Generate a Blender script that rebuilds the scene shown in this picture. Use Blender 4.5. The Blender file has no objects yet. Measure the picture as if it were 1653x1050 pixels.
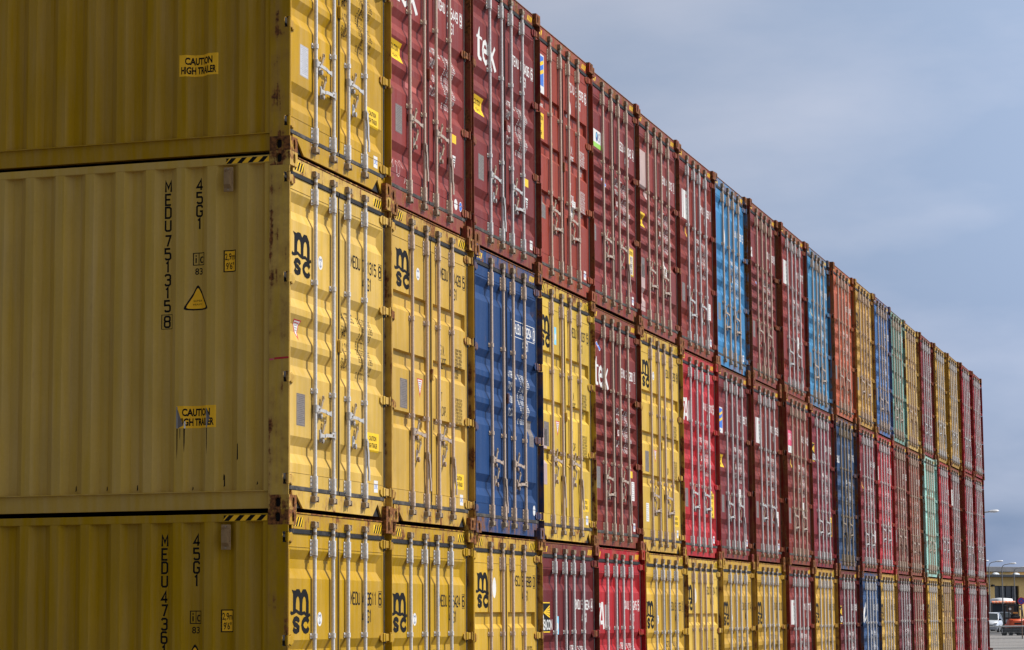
import bpy, bmesh, math, random
from mathutils import Vector, Matrix
R = math.radians
rnd = random.Random(7)
scene = bpy.context.scene
COL = scene.collection

# ------------------------------------------------------------------ camera
cam_d = bpy.data.cameras.new('camera')
cam = bpy.data.objects.new('camera', cam_d)
COL.objects.link(cam)
CY, CP, CR = 1.27751078, 0.120823966, -0.0079
_fw = Vector((math.sin(CY)*math.cos(CP), math.cos(CY)*math.cos(CP), math.sin(CP)))
_r = Vector((math.cos(CY), -math.sin(CY), 0))
_u = _r.cross(_fw)
_r2 = _r*math.cos(CR)+_u*math.sin(CR)
_u2 = -_r*math.sin(CR)+_u*math.cos(CR)
CAMLOC = Vector((-17.7828, -7.2172, 2.0323))
m = Matrix((_r2, _u2, -_fw)).transposed().to_4x4()
m.translation = CAMLOC
cam.matrix_world = m
cam_d.sensor_fit = 'HORIZONTAL'
cam_d.sensor_width = 36.0
cam_d.lens = 3886.1/1653*36.0
cam_d.clip_start = 0.1
cam_d.clip_end = 6000
scene.camera = cam

# ------------------------------------------------------------------ sky + sun
SUN_EL, SUN_AZ = R(49), R(150)          # azimuth clockwise from +Y
w = bpy.data.worlds.new('World')
scene.world = w
w.use_nodes = True
nt = w.node_tree
nt.nodes.clear()
def wn(t, **k):
    n = nt.nodes.new(t)
    for a, b in k.items(): setattr(n, a, b)
    return n
out = wn('ShaderNodeOutputWorld'); bg = wn('ShaderNodeBackground')
sky = wn('ShaderNodeTexSky', sky_type='NISHITA', sun_disc=False, sun_elevation=SUN_EL, sun_rotation=SUN_AZ,
         altitude=20, air_density=1.0, dust_density=1.4, ozone_density=1.5)
tc = wn('ShaderNodeTexCoord')
sep = wn('ShaderNodeSeparateXYZ'); nt.links.new(tc.outputs['Generated'], sep.inputs[0])
mp = wn('ShaderNodeMapping'); mp.inputs['Scale'].default_value = (2.6, 2.6, 7.5); mp.inputs['Rotation'].default_value = (0.12, 0.1, 0.4)
nt.links.new(tc.outputs['Generated'], mp.inputs[0])
nz = wn('ShaderNodeTexNoise'); nz.inputs['Scale'].default_value = 1.7; nz.inputs['Detail'].default_value = 7; nz.inputs['Roughness'].default_value = 0.5
nt.links.new(mp.outputs[0], nz.inputs['Vector'])
cr = wn('ShaderNodeValToRGB')
cr.color_ramp.elements[0].position = 0.42; cr.color_ramp.elements[0].color = (0, 0, 0, 1)
cr.color_ramp.elements[1].position = 0.66; cr.color_ramp.elements[1].color = (1, 1, 1, 1)
nt.links.new(nz.outputs['Fac'], cr.inputs[0])
# grey-blue overcast veil by elevation: darker slate towards the horizon
vr = wn('ShaderNodeValToRGB')
e = vr.color_ramp.elements   # (neutral overcast overhead)
e[0].position = 0.0;  e[0].color = (0.66, 1.10, 2.15, 1)
e[1].position = 0.30; e[1].color = (2.1, 2.6, 3.55, 1)
for pos, c in ((0.04, (0.95, 1.38, 2.3, 1)), (0.10, (1.55, 2.0, 3.0, 1)), (0.17, (1.85, 2.35, 3.35, 1)), (0.46, (2.9, 3.0, 3.25, 1)), (0.95, (2.7, 2.8, 3.0, 1))):
    x = vr.color_ramp.elements.new(pos); x.color = c
nt.links.new(sep.outputs['Z'], vr.inputs[0])
mix1 = wn('ShaderNodeMixRGB'); mix1.inputs[0].default_value = 0.93
nt.links.new(sky.outputs[0], mix1.inputs[1]); nt.links.new(vr.outputs[0], mix1.inputs[2])
mix2 = wn('ShaderNodeMixRGB'); mix2.inputs[2].default_value = (3.6, 3.8, 4.5, 1)
mf = wn('ShaderNodeMath', operation='MULTIPLY'); mf.inputs[1].default_value = 0.58
nt.links.new(cr.outputs[0], mf.inputs[0]); nt.links.new(mf.outputs[0], mix2.inputs[0])
nt.links.new(mix1.outputs[0], mix2.inputs[1])
# brighter towards the sun's side of the sky, darker on the far side
vd = wn('ShaderNodeVectorMath', operation='DOT_PRODUCT'); vd.inputs[1].default_value = (math.sin(SUN_AZ), math.cos(SUN_AZ), 0)
nt.links.new(tc.outputs['Generated'], vd.inputs[0])
vm = wn('ShaderNodeMapRange'); vm.inputs[1].default_value = -0.7; vm.inputs[2].default_value = 0.9; vm.inputs[3].default_value = 0.0; vm.inputs[4].default_value = 1.0
nt.links.new(vd.outputs['Value'], vm.inputs[0])
vs_ = wn('ShaderNodeVectorMath', operation='SCALE'); nt.links.new(mix2.outputs[0], vs_.inputs[0]); vp = wn('ShaderNodeMath', operation='POWER'); vp.inputs[1].default_value = 3.0; nt.links.new(vm.outputs[0], vp.inputs[0])
vq = wn('ShaderNodeMath', operation='MULTIPLY_ADD'); vq.inputs[1].default_value = 2.8; vq.inputs[2].default_value = 0.56
nt.links.new(vp.outputs[0], vq.inputs[0]); nt.links.new(vq.outputs[0], vs_.inputs['Scale'])
nt.links.new(vs_.outputs[0], bg.inputs[0])
bg.inputs[1].default_value = 0.085
nt.links.new(bg.outputs[0], out.inputs[0])

sun_d = bpy.data.lights.new('sun', 'SUN')
sun_d.energy = 3.5; sun_d.angle = R(0.53); sun_d.color = (1.0, 0.955, 0.885)
sun = bpy.data.objects.new('sun', sun_d); COL.objects.link(sun)
to_sun = Vector((math.sin(SUN_AZ)*math.cos(SUN_EL), math.cos(SUN_AZ)*math.cos(SUN_EL), math.sin(SUN_EL)))
sun.rotation_euler = to_sun.to_track_quat('Z', 'Y').to_euler()
sun.location = (10, -30, 40)

scene.view_settings.view_transform = 'Standard'
scene.view_settings.look = 'None'
scene.view_settings.gamma = 1
scene.view_settings.exposure = 0.62

# ------------------------------------------------------------------ materials
def lin(h, k=1.0):
    if isinstance(h, str):
        h = tuple(int(h[i:i+2], 16) for i in (0, 2, 4))
    f = lambda c: c/12.92 if c <= 0.04045 else ((c+0.055)/1.055)**2.4
    return tuple(f(c/255)*k for c in h)

MATS = {}
def newmat(name, rough=0.5, metal=0.0, spec=0.5):
    mt = bpy.data.materials.new(name); mt.use_nodes = True
    n = mt.node_tree; b = n.nodes['Principled BSDF']
    b.inputs['Roughness'].default_value = rough; b.inputs['Metallic'].default_value = metal
    b.inputs['Specular IOR Level'].default_value = spec
    MATS[name] = mt
    return mt, n, b
def N(n, t, **k):
    x = n.nodes.new(t)
    for a, c in k.items(): setattr(x, a, c)
    return x
def noise(n, vec, scale, detail=5, rough=0.55):
    x = N(n, 'ShaderNodeTexNoise'); x.inputs['Scale'].default_value = scale
    x.inputs['Detail'].default_value = detail; x.inputs['Roughness'].default_value = rough
    n.links.new(vec, x.inputs['Vector']); return x.outputs['Fac']
def mathn(n, op, a, b, clamp=False):
    x = N(n, 'ShaderNodeMath', operation=op, use_clamp=clamp)
    for i, v in enumerate((a, b)):
        if isinstance(v, (int, float)): x.inputs[i].default_value = v
        else: n.links.new(v, x.inputs[i])
    return x.outputs[0]
def mixc(n, fac, a, b, blend='MIX'):
    x = N(n, 'ShaderNodeMixRGB', blend_type=blend)
    for i, v in enumerate((fac, a, b)):
        if isinstance(v, (int, float)): x.inputs[i].default_value = v
        elif isinstance(v, tuple): x.inputs[i].default_value = v if len(v) == 4 else v+(1,)
        else: n.links.new(v, x.inputs[i])
    return x.outputs[0]
def maprange(n, v, a, b, c, d):
    x = N(n, 'ShaderNodeMapRange'); x.inputs[1].default_value = a; x.inputs[2].default_value = b
    x.inputs[3].default_value = c; x.inputs[4].default_value = d
    for i, q in ((1, a), (2, b)):
        if not isinstance(q, (int, float)): n.links.new(q, x.inputs[i])
    n.links.new(v, x.inputs[0]); return x.outputs[0]

def paint_material(name, wear_bias, rust_scale=7.0, rough=0.56, fade=0.14, streaks=1.0):
    mt, n, b = newmat(name, rough, spec=0.13)
    oi = N(n, 'ShaderNodeObjectInfo'); tcn = N(n, 'ShaderNodeTexCoord')
    off = N(n, 'ShaderNodeVectorMath', operation='SCALE'); off.inputs['Scale'].default_value = 57.0
    cmb = N(n, 'ShaderNodeCombineXYZ')
    for i in range(3): n.links.new(oi.outputs['Random'], cmb.inputs[i])
    n.links.new(cmb.outputs[0], off.inputs[0])
    add = N(n, 'ShaderNodeVectorMath', operation='ADD')
    n.links.new(tcn.outputs['Object'], add.inputs[0]); n.links.new(off.outputs[0], add.inputs[1])
    vec = add.outputs[0]
    st = N(n, 'ShaderNodeMapping'); st.inputs['Scale'].default_value = (9, 9, 0.55)
    n.links.new(vec, st.inputs[0]); svec = st.outputs[0]
    big = noise(n, vec, 1.3, 5)
    streak = noise(n, svec, 1.6, 5, 0.6)
    fine = noise(n, vec, 38, 3)
    # faded / dusty variation of the paint itself
    v = mathn(n, 'ADD', maprange(n, big, 0.3, 0.7, 1-fade, 1+fade), maprange(n, streak, 0.3, 0.7, -0.045*streaks, 0.04*streaks))
    v = mathn(n, 'ADD', v, maprange(n, fine, 0.3, 0.7, -0.025, 0.025))
    hsv = N(n, 'ShaderNodeHueSaturation'); n.links.new(oi.outputs['Color'], hsv.inputs['Color'])
    n.links.new(v, hsv.inputs['Value'])
    n.links.new(maprange(n, streak, 0.3, 0.75, 1.05, 0.9), hsv.inputs['Saturation'])
    col = hsv.outputs[0]
    # grime runs
    grime = maprange(n, noise(n, svec, 3.1, 6, 0.65), 0.65, 0.85, 0.0, 0.38*streaks)
    grime = mathn(n, 'MULTIPLY', grime, maprange(n, oi.outputs['Alpha'], 0.1, 0.8, 0.35, 1.0))
    col = mixc(n, grime, col, (0.075, 0.055, 0.042))
    # rust
    wear = mathn(n, 'ADD', oi.outputs['Alpha'], wear_bias)
    th = maprange(n, wear, 0.0, 1.3, 0.80, 0.44)
    rn = mathn(n, 'ADD', mathn(n, 'MULTIPLY', noise(n, vec, rust_scale, 9, 0.62), 0.55), mathn(n, 'MULTIPLY', streak, 0.45))
    fac = maprange(n, mathn(n, 'SUBTRACT', rn, th), -0.012, 0.03, 0.0, 1.0)
    rcol = mixc(n, maprange(n, fine, 0.35, 0.65, 0, 1), (0.075, 0.031, 0.014), (0.27, 0.105, 0.032))
    col = mixc(n, fac, col, rcol)
    halo = maprange(n, mathn(n, 'SUBTRACT', rn, th), -0.11, 0.0, 0.0, 0.42)
    col2 = mixc(n, mathn(n, 'MULTIPLY', halo, mathn(n, 'SUBTRACT', 1.0, fac)), col, (0.27, 0.13, 0.04))
    n.links.new(col2, b.inputs['Base Color'])
    rr = mathn(n, 'ADD', maprange(n, fac, 0, 1, rough, 0.85), maprange(n, fine, 0.3, 0.7, -0.06, 0.06))
    n.links.new(rr, b.inputs['Roughness'])
    bp = N(n, 'ShaderNodeBump'); bp.inputs['Strength'].default_value = 0.12; bp.inputs['Distance'].default_value = 0.02
    n.links.new(mathn(n, 'ADD', mathn(n, 'MULTIPLY', noise(n, vec, 3.3, 3), 1.0), mathn(n, 'MULTIPLY', fac, 0.12)), bp.inputs['Height'])
    n.links.new(bp.outputs[0], b.inputs['Normal'])
    return mt
paint_material('container_paint', -0.02, fade=0.18)
paint_material('frame_paint', 0.46, 5.5)
paint_material('side_paint', -0.12, fade=0.07, streaks=0.35)
paint_material('casting_paint', 0.78, 8.0, 0.62)
paint_material('sill_paint', 0.36, 6.5, 0.55)

def simple(name, col, rough=0.5, metal=0.0, var=0.12, scale=6.0, spec=0.4, objcol=False, dirt=None, emit=None):
    mt, n, b = newmat(name, rough, metal, spec)
    tcn = N(n, 'ShaderNodeTexCoord')
    f1 = noise(n, tcn.outputs['Object'], scale, 6, 0.6)
    hsv = N(n, 'ShaderNodeHueSaturation')
    if objcol:
        oi = N(n, 'ShaderNodeObjectInfo'); n.links.new(oi.outputs['Color'], hsv.inputs['Color'])
    else:
        hsv.inputs['Color'].default_value = tuple(col)+(1,)
    n.links.new(maprange(n, f1, 0.3, 0.7, 1-var, 1+var), hsv.inputs['Value'])
    c = hsv.outputs[0]
    if dirt:
        d = maprange(n, noise(n, tcn.outputs['Object'], dirt[1], 7, 0.65), dirt[2], dirt[2]+0.1, 0, dirt[3])
        c = mixc(n, d, c, tuple(dirt[0]))
    n.links.new(c, b.inputs['Base Color'])
    n.links.new(maprange(n, f1, 0.3, 0.7, max(0.05, rough-0.1), min(1, rough+0.1)), b.inputs['Roughness'])
    return mt
RUSTC = (0.11, 0.045, 0.020)
simple('galvanised_steel', (0.45, 0.45, 0.45), 0.5, 0.0, 0.2, 55, objcol=True, dirt=(RUSTC, 11, 0.63, 0.75))
simple('cam_iron', (0.34, 0.26, 0.17), 0.6, 0.1, 0.35, 60, dirt=(RUSTC, 30, 0.55, 0.8))
simple('door_rubber', (0.018, 0.017, 0.017), 0.7, 0, 0.3, 9, dirt=((0.075, 0.065, 0.055), 14, 0.56, 0.5), spec=.2)
simple('dusty_rubber', (0.045, 0.042, 0.040), 0.8, 0, 0.35, 10, dirt=((0.13, 0.11, 0.09), 12, 0.5, 0.6), spec=.2)
simple('ink_black', (0.011, 0.0105, 0.0105), 0.6, 0, 0.3, 14, .06)
simple('ink_white', (0.66, 0.65, 0.62), 0.5, 0, 0.07, 9, .12, dirt=((0.42, 0.34, 0.3), 24, 0.62, 0.5))
simple('ink_yellow', (0.80, 0.50, 0.015), 0.45, 0, 0.09, 9, .12, dirt=((0.28, 0.18, 0.05), 26, 0.64, 0.5))
simple('ink_orange', (0.98, 0.53, 0.025), 0.45, 0, 0.08, 9, .12)
simple('ink_red', (0.52, 0.035, 0.045), 0.45, 0, 0.08, 9, .12)
simple('ink_pink', (0.7, 0.09, 0.17), 0.45, 0, 0.08, 9, .12)
simple('ink_blue', (0.045, 0.16, 0.55), 0.45, 0, 0.08, 9, .12)
simple('ink_navy', (0.03, 0.06, 0.20), 0.45, 0, 0.08, 9, .12)
simple('ink_green', (0.28, 0.55, 0.08), 0.45, 0, 0.08, 9, .12)
simple('ink_cyan', (0.2, 0.55, 0.75), 0.45, 0, 0.08, 9, .12)
simple('ink_grey', (0.30, 0.29, 0.29), 0.5, 0.0, 0.15, 12, .12)
simple('faded_patch', (0.42, 0.30, 0.27), 0.6, 0, 0.12, 5)
simple('chalk', (0.55, 0.42, 0.40), 0.8, 0, 0.2, 30)
simple('fresh_red', (0.44, 0.10, 0.075), 0.5, 0, 0.1, 6)
simple('plate_print', (0.11, 0.095, 0.085), 0.6, 0, 0.2, 18, .1)
simple('plate_metal', (0.20, 0.165, 0.14), 0.5, 0.3, 0.2, 18)
simple('plate_metal_light', (0.50, 0.49, 0.50), 0.45, 0.2, 0.1, 18)
simple('vent_plastic', (0.33, 0.21, 0.10), 0.6, 0, 0.25, 12, .15, dirt=(RUSTC, 14, .55, .6))
simple('recess_shade', (0.012, 0.010, 0.009), 0.9, 0, 0.2, 5)  # near-black colour that paints the shade inside holes and gaps
simple('container_floor', (0.02, 0.017, 0.015), 0.9, 0, 0.2, 5)

# ------------------------------------------------------------------ mesh builder
class MB:
    def __init__(s): s.v = []; s.f = []; s.m = []; s.sm = []; s.mats = []
    def mi(s, mat):
        if mat not in s.mats: s.mats.append(mat)
        return s.mats.index(mat)
    def add(s, vs, fs, mat, smooth=False):
        o = len(s.v); s.v += [tuple(p) for p in vs]; k = s.mi(mat)
        for f in fs: s.f.append([i+o for i in f]); s.m.append(k); s.sm.append(smooth)
    def box(s, x0, x1, y0, y1, z0, z1, mat, b=0.0):
        if b <= 0:
            vs = [(x, y, z) for z in (z0, z1) for y in (y0, y1) for x in (x0, x1)]
            s.add(vs, [(0, 2, 3, 1), (4, 5, 7, 6), (0, 1, 5, 4), (2, 6, 7, 3), (0, 4, 6, 2), (1, 3, 7, 5)], mat)
        else:
            bm = bmesh.new(); bmesh.ops.create_cube(bm, size=1)
            for v in bm.verts:
                v.co = Vector((x0+(v.co.x+.5)*(x1-x0), y0+(v.co.y+.5)*(y1-y0), z0+(v.co.z+.5)*(z1-z0)))
            bmesh.ops.bevel(bm, geom=bm.edges[:], offset=b, segments=2, affect='EDGES', profile=0.5)
            s.frombm(bm, mat); bm.free()
    def frombm(s, bm, mat, smooth=False):
        bm.verts.index_update()
        s.add([v.co[:] for v in bm.verts], [[v.index for v in f.verts] for f in bm.faces], mat, smooth)
    def cyl(s, p0, p1, r0, n, mat, r1=None, cap=True):
        p0 = Vector(p0); p1 = Vector(p1); r1 = r0 if r1 is None else r1
        d = (p1-p0).normalized(); a = d.orthogonal().normalized(); b = d.cross(a)
        vs = []
        for p, r in ((p0, r0), (p1, r1)):
            for i in range(n):
                t = 2*math.pi*i/n; vs.append(p+a*(r*math.cos(t))+b*(r*math.sin(t)))
        s.add(vs, [(i, (i+1) % n, n+(i+1) % n, n+i) for i in range(n)], mat, True)
        if cap:
            s.add(vs[:n], [tuple(range(n-1, -1, -1))], mat); s.add(vs[n:], [tuple(range(n))], mat)
    def tube(s, pts, r, n, mat):
        for a, b in zip(pts[:-1], pts[1:]): s.cyl(a, b, r, n, mat)
    def prism(s, poly, axis, a0, a1, mat):
        """poly: 2-D points; axis: extrusion axis 'x' (poly = y,z), 'y' (poly = x,z) or 'z' (poly = x,y)"""
        def P(p, a):
            return {'x': (a, p[0], p[1]), 'y': (p[0], a, p[1]), 'z': (p[0], p[1], a)}[axis]
        n = len(poly); vs = [P(p, a0) for p in poly]+[P(p, a1) for p in poly]
        s.add(vs, [tuple(range(n)), tuple(range(2*n-1, n-1, -1))]+[(i, i+n, (i+1) % n+n, (i+1) % n) for i in range(n)], mat)
    def mesh(s, name, recalc=True):
        me = bpy.data.meshes.new(name)
        me.from_pydata(s.v, [], s.f)
        for k in s.mats: me.materials.append(MATS[k])
        me.polygons.foreach_set('material_index', s.m)
        me.polygons.foreach_set('use_smooth', s.sm)
        if recalc:
            bm = bmesh.new(); bm.from_mesh(me); bmesh.ops.recalc_face_normals(bm, faces=bm.faces); bm.to_mesh(me); bm.free()
        me.update(); return me

def ob(name, me, parent=None, color=None, loc=None):
    o = bpy.data.objects.new(name, me); COL.objects.link(o)
    if parent is not None: o.parent = parent
    if color is not None: o.color = color
    if loc is not None: o.location = loc
    return o
def empty(name, loc, label, cat, group=None):
    o = bpy.data.objects.new(name, None); COL.objects.link(o); o.location = loc; o.empty_display_size = 0.3
    o['label'] = label; o['category'] = cat
    if group: o['group'] = group
    return o
def tag(o, label, cat, group=None):
    o['label'] = label; o['category'] = cat
    if group: o['group'] = group

# ------------------------------------------------------------------ container geometry
W, L, H = 2.438, 12.192, 2.896
DY = 0.050                     # door face behind the casting face
REC = 0.036                    # depth of door corrugations
DZ0, DZ1 = 0.200, 2.712        # door leaf bottom / top
DOORX = ((0.108, 1.207), (1.231, 2.330))
RODX = ((0.626, 1.043), (1.395, 1.812))
RODY, RODR = 0.026, 0.0165
HINGEZ = (2.680, 1.865, 1.060, 0.245)

# profiles: list of (top z, upper slope, floor, lower slope)
PROF = {
 'M': [(2.585, .075, .075, .080), (1.865, .075, .065, .080), (1.590, .075, .065, .080), (1.315, .075, .065, .080), (0.600, .075, .065, .080)],
 'S': [(2.585, .065, .055, .065), (1.930, .055, .045, .060), (1.735, .055, .045, .060), (1.540, .055, .045, .060), (1.345, .055, .045, .060), (1.150, .055, .045, .060), (0.560, .06, .05, .065)],
 'O': [(2.115, .012, .110, .045), (1.575, .012, .110, .045), (1.020, .012, .110, .045)],
}
EDGE = {'M': (0.035, 0.055), 'S': (0.035, 0.05), 'O': (0.055, 0.014)}
def pz(typ, z):
    for zt, a, f, c in PROF[typ]:
        if zt-a-f-c <= z <= zt:
            if z > zt-a: return (zt-z)/a
            if z > zt-a-f: return 1.0
            return (z-(zt-a-f-c))/c
    return 0.0
def zbreaks(typ):
    r = []
    for zt, a, f, c in PROF[typ]: r += [zt, zt-a, zt-a-f, zt-a-f-c]
    return r
def xbreaks(typ):
    r = []
    e0, e1 = EDGE[typ]
    for x0, x1 in DOORX: r += [x0+e0, x0+e0+e1, x1-e0-e1, x1-e0]
    return r
def px_(typ, x):
    e0, e1 = EDGE[typ]
    for x0, x1 in DOORX:
        if x0 <= x <= x1:
            t = min((x-x0-e0)/e1, (x1-e0-x)/e1)
            return max(0.0, min(1.0, t))
    return 0.0
def door_depth(typ):
    return lambda x, z: DY+REC*min(pz(typ, z), px_(typ, x))

def door_mesh(typ, leaf):
    x0, x1 = DOORX[leaf]; e0, e1 = EDGE[typ]
    xs = [x0, x0+e0, x0+e0+e1, x1-e0-e1, x1-e0, x1]
    zs = sorted([DZ0, DZ1]+zbreaks(typ))
    d = door_depth(typ)
    b = MB(); nx = len(xs)
    vs = [(x, d(x, z), z) for z in zs for x in xs]
    fs = []
    for j in range(len(zs)-1):
        for i in range(nx-1):
            q = [j*nx+i, j*nx+i+1, (j+1)*nx+i+1, (j+1)*nx+i]
            deep = [k for k in range(4) if vs[q[k]][1] > DY+.01]
            if len(deep) == 1:      # mitred corner of a recess
                k = deep[0]; q = q[k:]+q[:k]
                fs += [(q[0], q[1], q[2]), (q[0], q[2], q[3])]
            else: fs.append(tuple(q))
    b.add(vs, fs, 'container_paint')
    # returns of the leaf
    for a, c in (((x0, DZ0), (x1, DZ0)), ((x1, DZ0), (x1, DZ1)), ((x1, DZ1), (x0, DZ1)), ((x0, DZ1), (x0, DZ0))):
        b.add([(a[0], DY, a[1]), (c[0], DY, c[1]), (c[0], DY+.055, c[1]), (a[0], DY+.055, a[1])], [(0, 1, 2, 3)], 'container_paint')
    # thin seam beads along the frame of the leaf
    b.box(x0+.004, x1-.004, DY-.004, DY-.0005, DZ1-.105, DZ1-.100, 'container_paint')
    b.box(x0+.012, x0+.018, DY-.004, DY-.0005, DZ0+.03, DZ1-.12, 'container_paint')
    b.box(x1-.030, x1-.024, DY-.004, DY-.0005, DZ0+.03, DZ1-.12, 'container_paint')
    b.box(x0+.004, x1-.004, DY-.003, DY-.0005, DZ0+.105, DZ0+.109, 'container_paint')
    return b.mesh('door')

def gasket_mesh(leaf):
    x0, x1 = DOORX[leaf]; b = MB()
    b.box(x0-.004, x1+.004, DY-.010, DY+.03, DZ1+.001, DZ1+.037, 'door_rubber', .004)
    b.box(x0-.004, x1+.004, DY-.010, DY+.03, DZ0-.036, DZ0-.002, 'dusty_rubber', .004)
    if leaf == 0:
        b.box(x1+.001, x1+.012, DY-.006, DY+.03, DZ0, DZ1, 'door_rubber')
        b.box(x0-.030, x0-.002, DY-.003, .0655, DZ0, DZ1, 'door_rubber')
    else:
        b.box(x0-.011, x0-.001, DY-.003, DY+.03, DZ0, DZ1, 'door_rubber')
        b.box(x1+.002, x1+.030, DY-.003, .0655, DZ0, DZ1, 'door_rubber')
    return b.mesh('gasket')

def rod_mesh():
    b = MB()
    z0, z1 = 0.118, 2.785
    b.cyl((0, RODY, z0), (0, RODY, z1), RODR, 14, 'galvanised_steel', cap=False)
    for z, s in ((z1, 1), (z0, -1)):
        b.cyl((0, RODY, z-.02*s), (0, RODY, z+.006*s), .021, 12, 'cam_iron')
        b.cyl((0, RODY, z-.072*s), (0, RODY, z-.05*s), .0185, 12, 'cam_iron')
        # cam: lobed head with hook
        b.cyl((-.004, RODY+.002, z+.006*s), (-.004, RODY+.002, z+.026*s), .027, 10, 'cam_iron')
        b.cyl((-.026, RODY-.002, z+.006*s), (-.026, RODY-.002, z+.021*s), .015, 10, 'cam_iron')
        b.cyl((.024, RODY-.004, z-.004*s), (.024, RODY-.004, z+.012*s), .014, 10, 'cam_iron')
        b.cyl((0, RODY, z+.026*s), (0, RODY, z+.036*s), .012, 8, 'cam_iron')
    return b.mesh('lock_rod')
def keeper_mesh(s):
    b = MB(); z = 2.785+.012 if s > 0 else 0.118-.012
    b.box(-.052, -.036, .004, .052, z-.026, z+.026, 'cam_iron', .004)
    b.box(.036, .050, .006, .052, z-.024, z+.024, 'cam_iron', .004)
    b.box(-.060, .060, .043, .055, z-.034, z+.034, 'cam_iron', .003)
    b.box(-.050, -.020, .000, .012, z-.020, z+.022, 'cam_iron', .004)
    return b.mesh('cam_keeper')
def housing_mesh():
    b = MB()
    b.cyl((0, RODY, -.066), (0, RODY, .066), .0245, 16, 'galvanised_steel')
    b.cyl((0, RODY, -.082), (0, RODY, -.066), .0205, 14, 'galvanised_steel')
    b.cyl((0, RODY, -.070), (0, RODY, -.064), .0265, 14, 'cam_iron')
    b.box(-.0245, .0245, RODY, DY-.0055, -.066, .066, 'galvanised_steel')
    b.box(-.050, .050, DY-.007, DY-.0008, -.070, .066, 'galvanised_steel', .002)
    for sx in (-.040, .040):
        for z in (-.052, -.018, .016, .05):
            b.cyl((sx, DY-.006, z), (sx, DY-.014, z), .0062, 6, 'cam_iron')
    return b.mesh('rod_bracket')
def clamp_mesh():
    b = MB()
    b.cyl((0, RODY, -.019), (0, RODY, .019), .0225, 14, 'galvanised_steel')
    b.box(-.0225, .0225, RODY, DY-.0055, -.019, .019, 'galvanised_steel')
    b.box(-.047, .047, DY-.008, DY-.0008, -.021, .021, 'galvanised_steel', .002)
    for sx in (-.037, .037):
        b.cyl((sx, DY-.007, 0), (sx, DY-.016, 0), .008, 6, 'cam_iron')
    return b.mesh('rod_clamp')
def handle_mesh(state):
    b = MB(); g = 'galvanised_steel'
    b.cyl((0, RODY, -.032), (0, RODY, .032), .0225, 12, g)
    if state == 'closed':
        b.box(.012, .075, .006, .020, -.022, .022, g, .003)
        b.cyl((.05, .000, 0), (.05, .026, 0), .009, 8, 'cam_iron')
        pts = [(.06, .010, -.006), (.20, .008, -.010), (.235, .012, -.020), (.335, .012, -.020)]
        for p, q in zip(pts[:-1], pts[1:]):
            h = .014
            b.prism([(p[0], p[2]-h), (q[0], q[2]-h), (q[0], q[2]+h), (p[0], p[2]+h)], 'y', p[1]-.004, p[1]+.005, g)
        b.box(.318, .340, .008, .022, -.044, .004, g, .004)
    else:   # released: hanging down along the rod
        b.box(-.018, .020, .000, .016, -.060, .018, g, .003)
        pts = [(0, -.05), (.012, -.10), (.012, -.19), (.034, -.25), (.034, -.33)]
        for p, q in zip(pts[:-1], pts[1:]):
            b.prism([(p[0]-.016, p[1]), (p[0]+.016, p[1]), (q[0]+.016, q[1]), (q[0]-.016, q[1])], 'y', -.002, .008, g)
    return b.mesh('lock_handle')
def latch_mesh():
    b = MB(); g = 'galvanised_steel'
    b.box(-.030, .026, DY-.008, DY-.001, -.060, .045, g, .003)
    b.box(-.012, .012, .018, DY-.006, -.050, -.022, g, .003)
    b.box(-.034, .006, .014, .022, -.058, -.038, g, .003)
    b.cyl((-.022, .020, -.070), (-.022, .020, -.048), .011, 8, g)
    # pivoting catch with padlock eye
    b.prism([(-.016, .02), (.006, .012), (.050, .092), (.024, .102)], 'y', .022, .030, 'cam_iron')
    for i in range(8):
        a0, a1 = i*math.pi/4, (i+1)*math.pi/4
        b.cyl((.042+.018*math.cos(a0), .026, .104+.022*math.sin(a0)), (.042+.018*math.cos(a1), .026, .104+.022*math.sin(a1)), .0055, 6, 'cam_iron')
    return b.mesh('handle_latch')
def hinge_mesh(side):
    b = MB(); s = 1 if side == 0 else -1
    X = lambda x: x if side == 0 else W-x
    def bx(a, c, y0, y1, z0, z1):
        b.box(min(X(a), X(c)), max(X(a), X(c)), y0, y1, z0, z1, 'frame_paint', .004)
    bx(.014, .112, .022, .036, -.032, .032)
    bx(.100, .150, .028, .0485, -.038, .038)
    b.cyl((X(.022), .019, -.040), (X(.022), .019, .040), .0135, 12, 'frame_paint')
    b.prism([(X(.152), -.044), (X(.205), -.018), (X(.205), .018), (X(.150), .044)], 'y', .038, .0485, 'frame_paint')
    return b.mesh('hinge')
def post_mesh(side):
    b = MB(); X = lambda x: x if side == 0 else W-x
    z0, z1 = .1185, H-.1185
    # outer flange with a cut-out behind each hinge
    poly = [(.178, z0), (.178, z1), (.004, z1)]
    for hz in HINGEZ:
        poly += [(.004, hz+.043), (.054, hz+.043), (.054, hz-.043), (.004, hz-.043)]
    poly += [(.004, z0)]
    b.prism(poly, 'x', min(X(.0), X(.0)), X(.008), 'frame_paint')
    # recessed J-section behind the hinges
    lo, hi = sorted((X(.0082), X(.104)))
    b.box(lo, hi, .066, .110, z0, z1, 'frame_paint')
    lo, hi = sorted((X(.0082), X(.030)))
    b.box(lo, hi, .110, .178, z0, z1, 'frame_paint')
    for hz in HINGEZ:   # black pad painting the shade of the gap behind each hinge
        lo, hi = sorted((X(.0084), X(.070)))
        b.box(lo, hi, .058, .0655, hz-.046, hz+.046, 'recess_shade')
    return b.mesh('corner_post')
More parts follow.
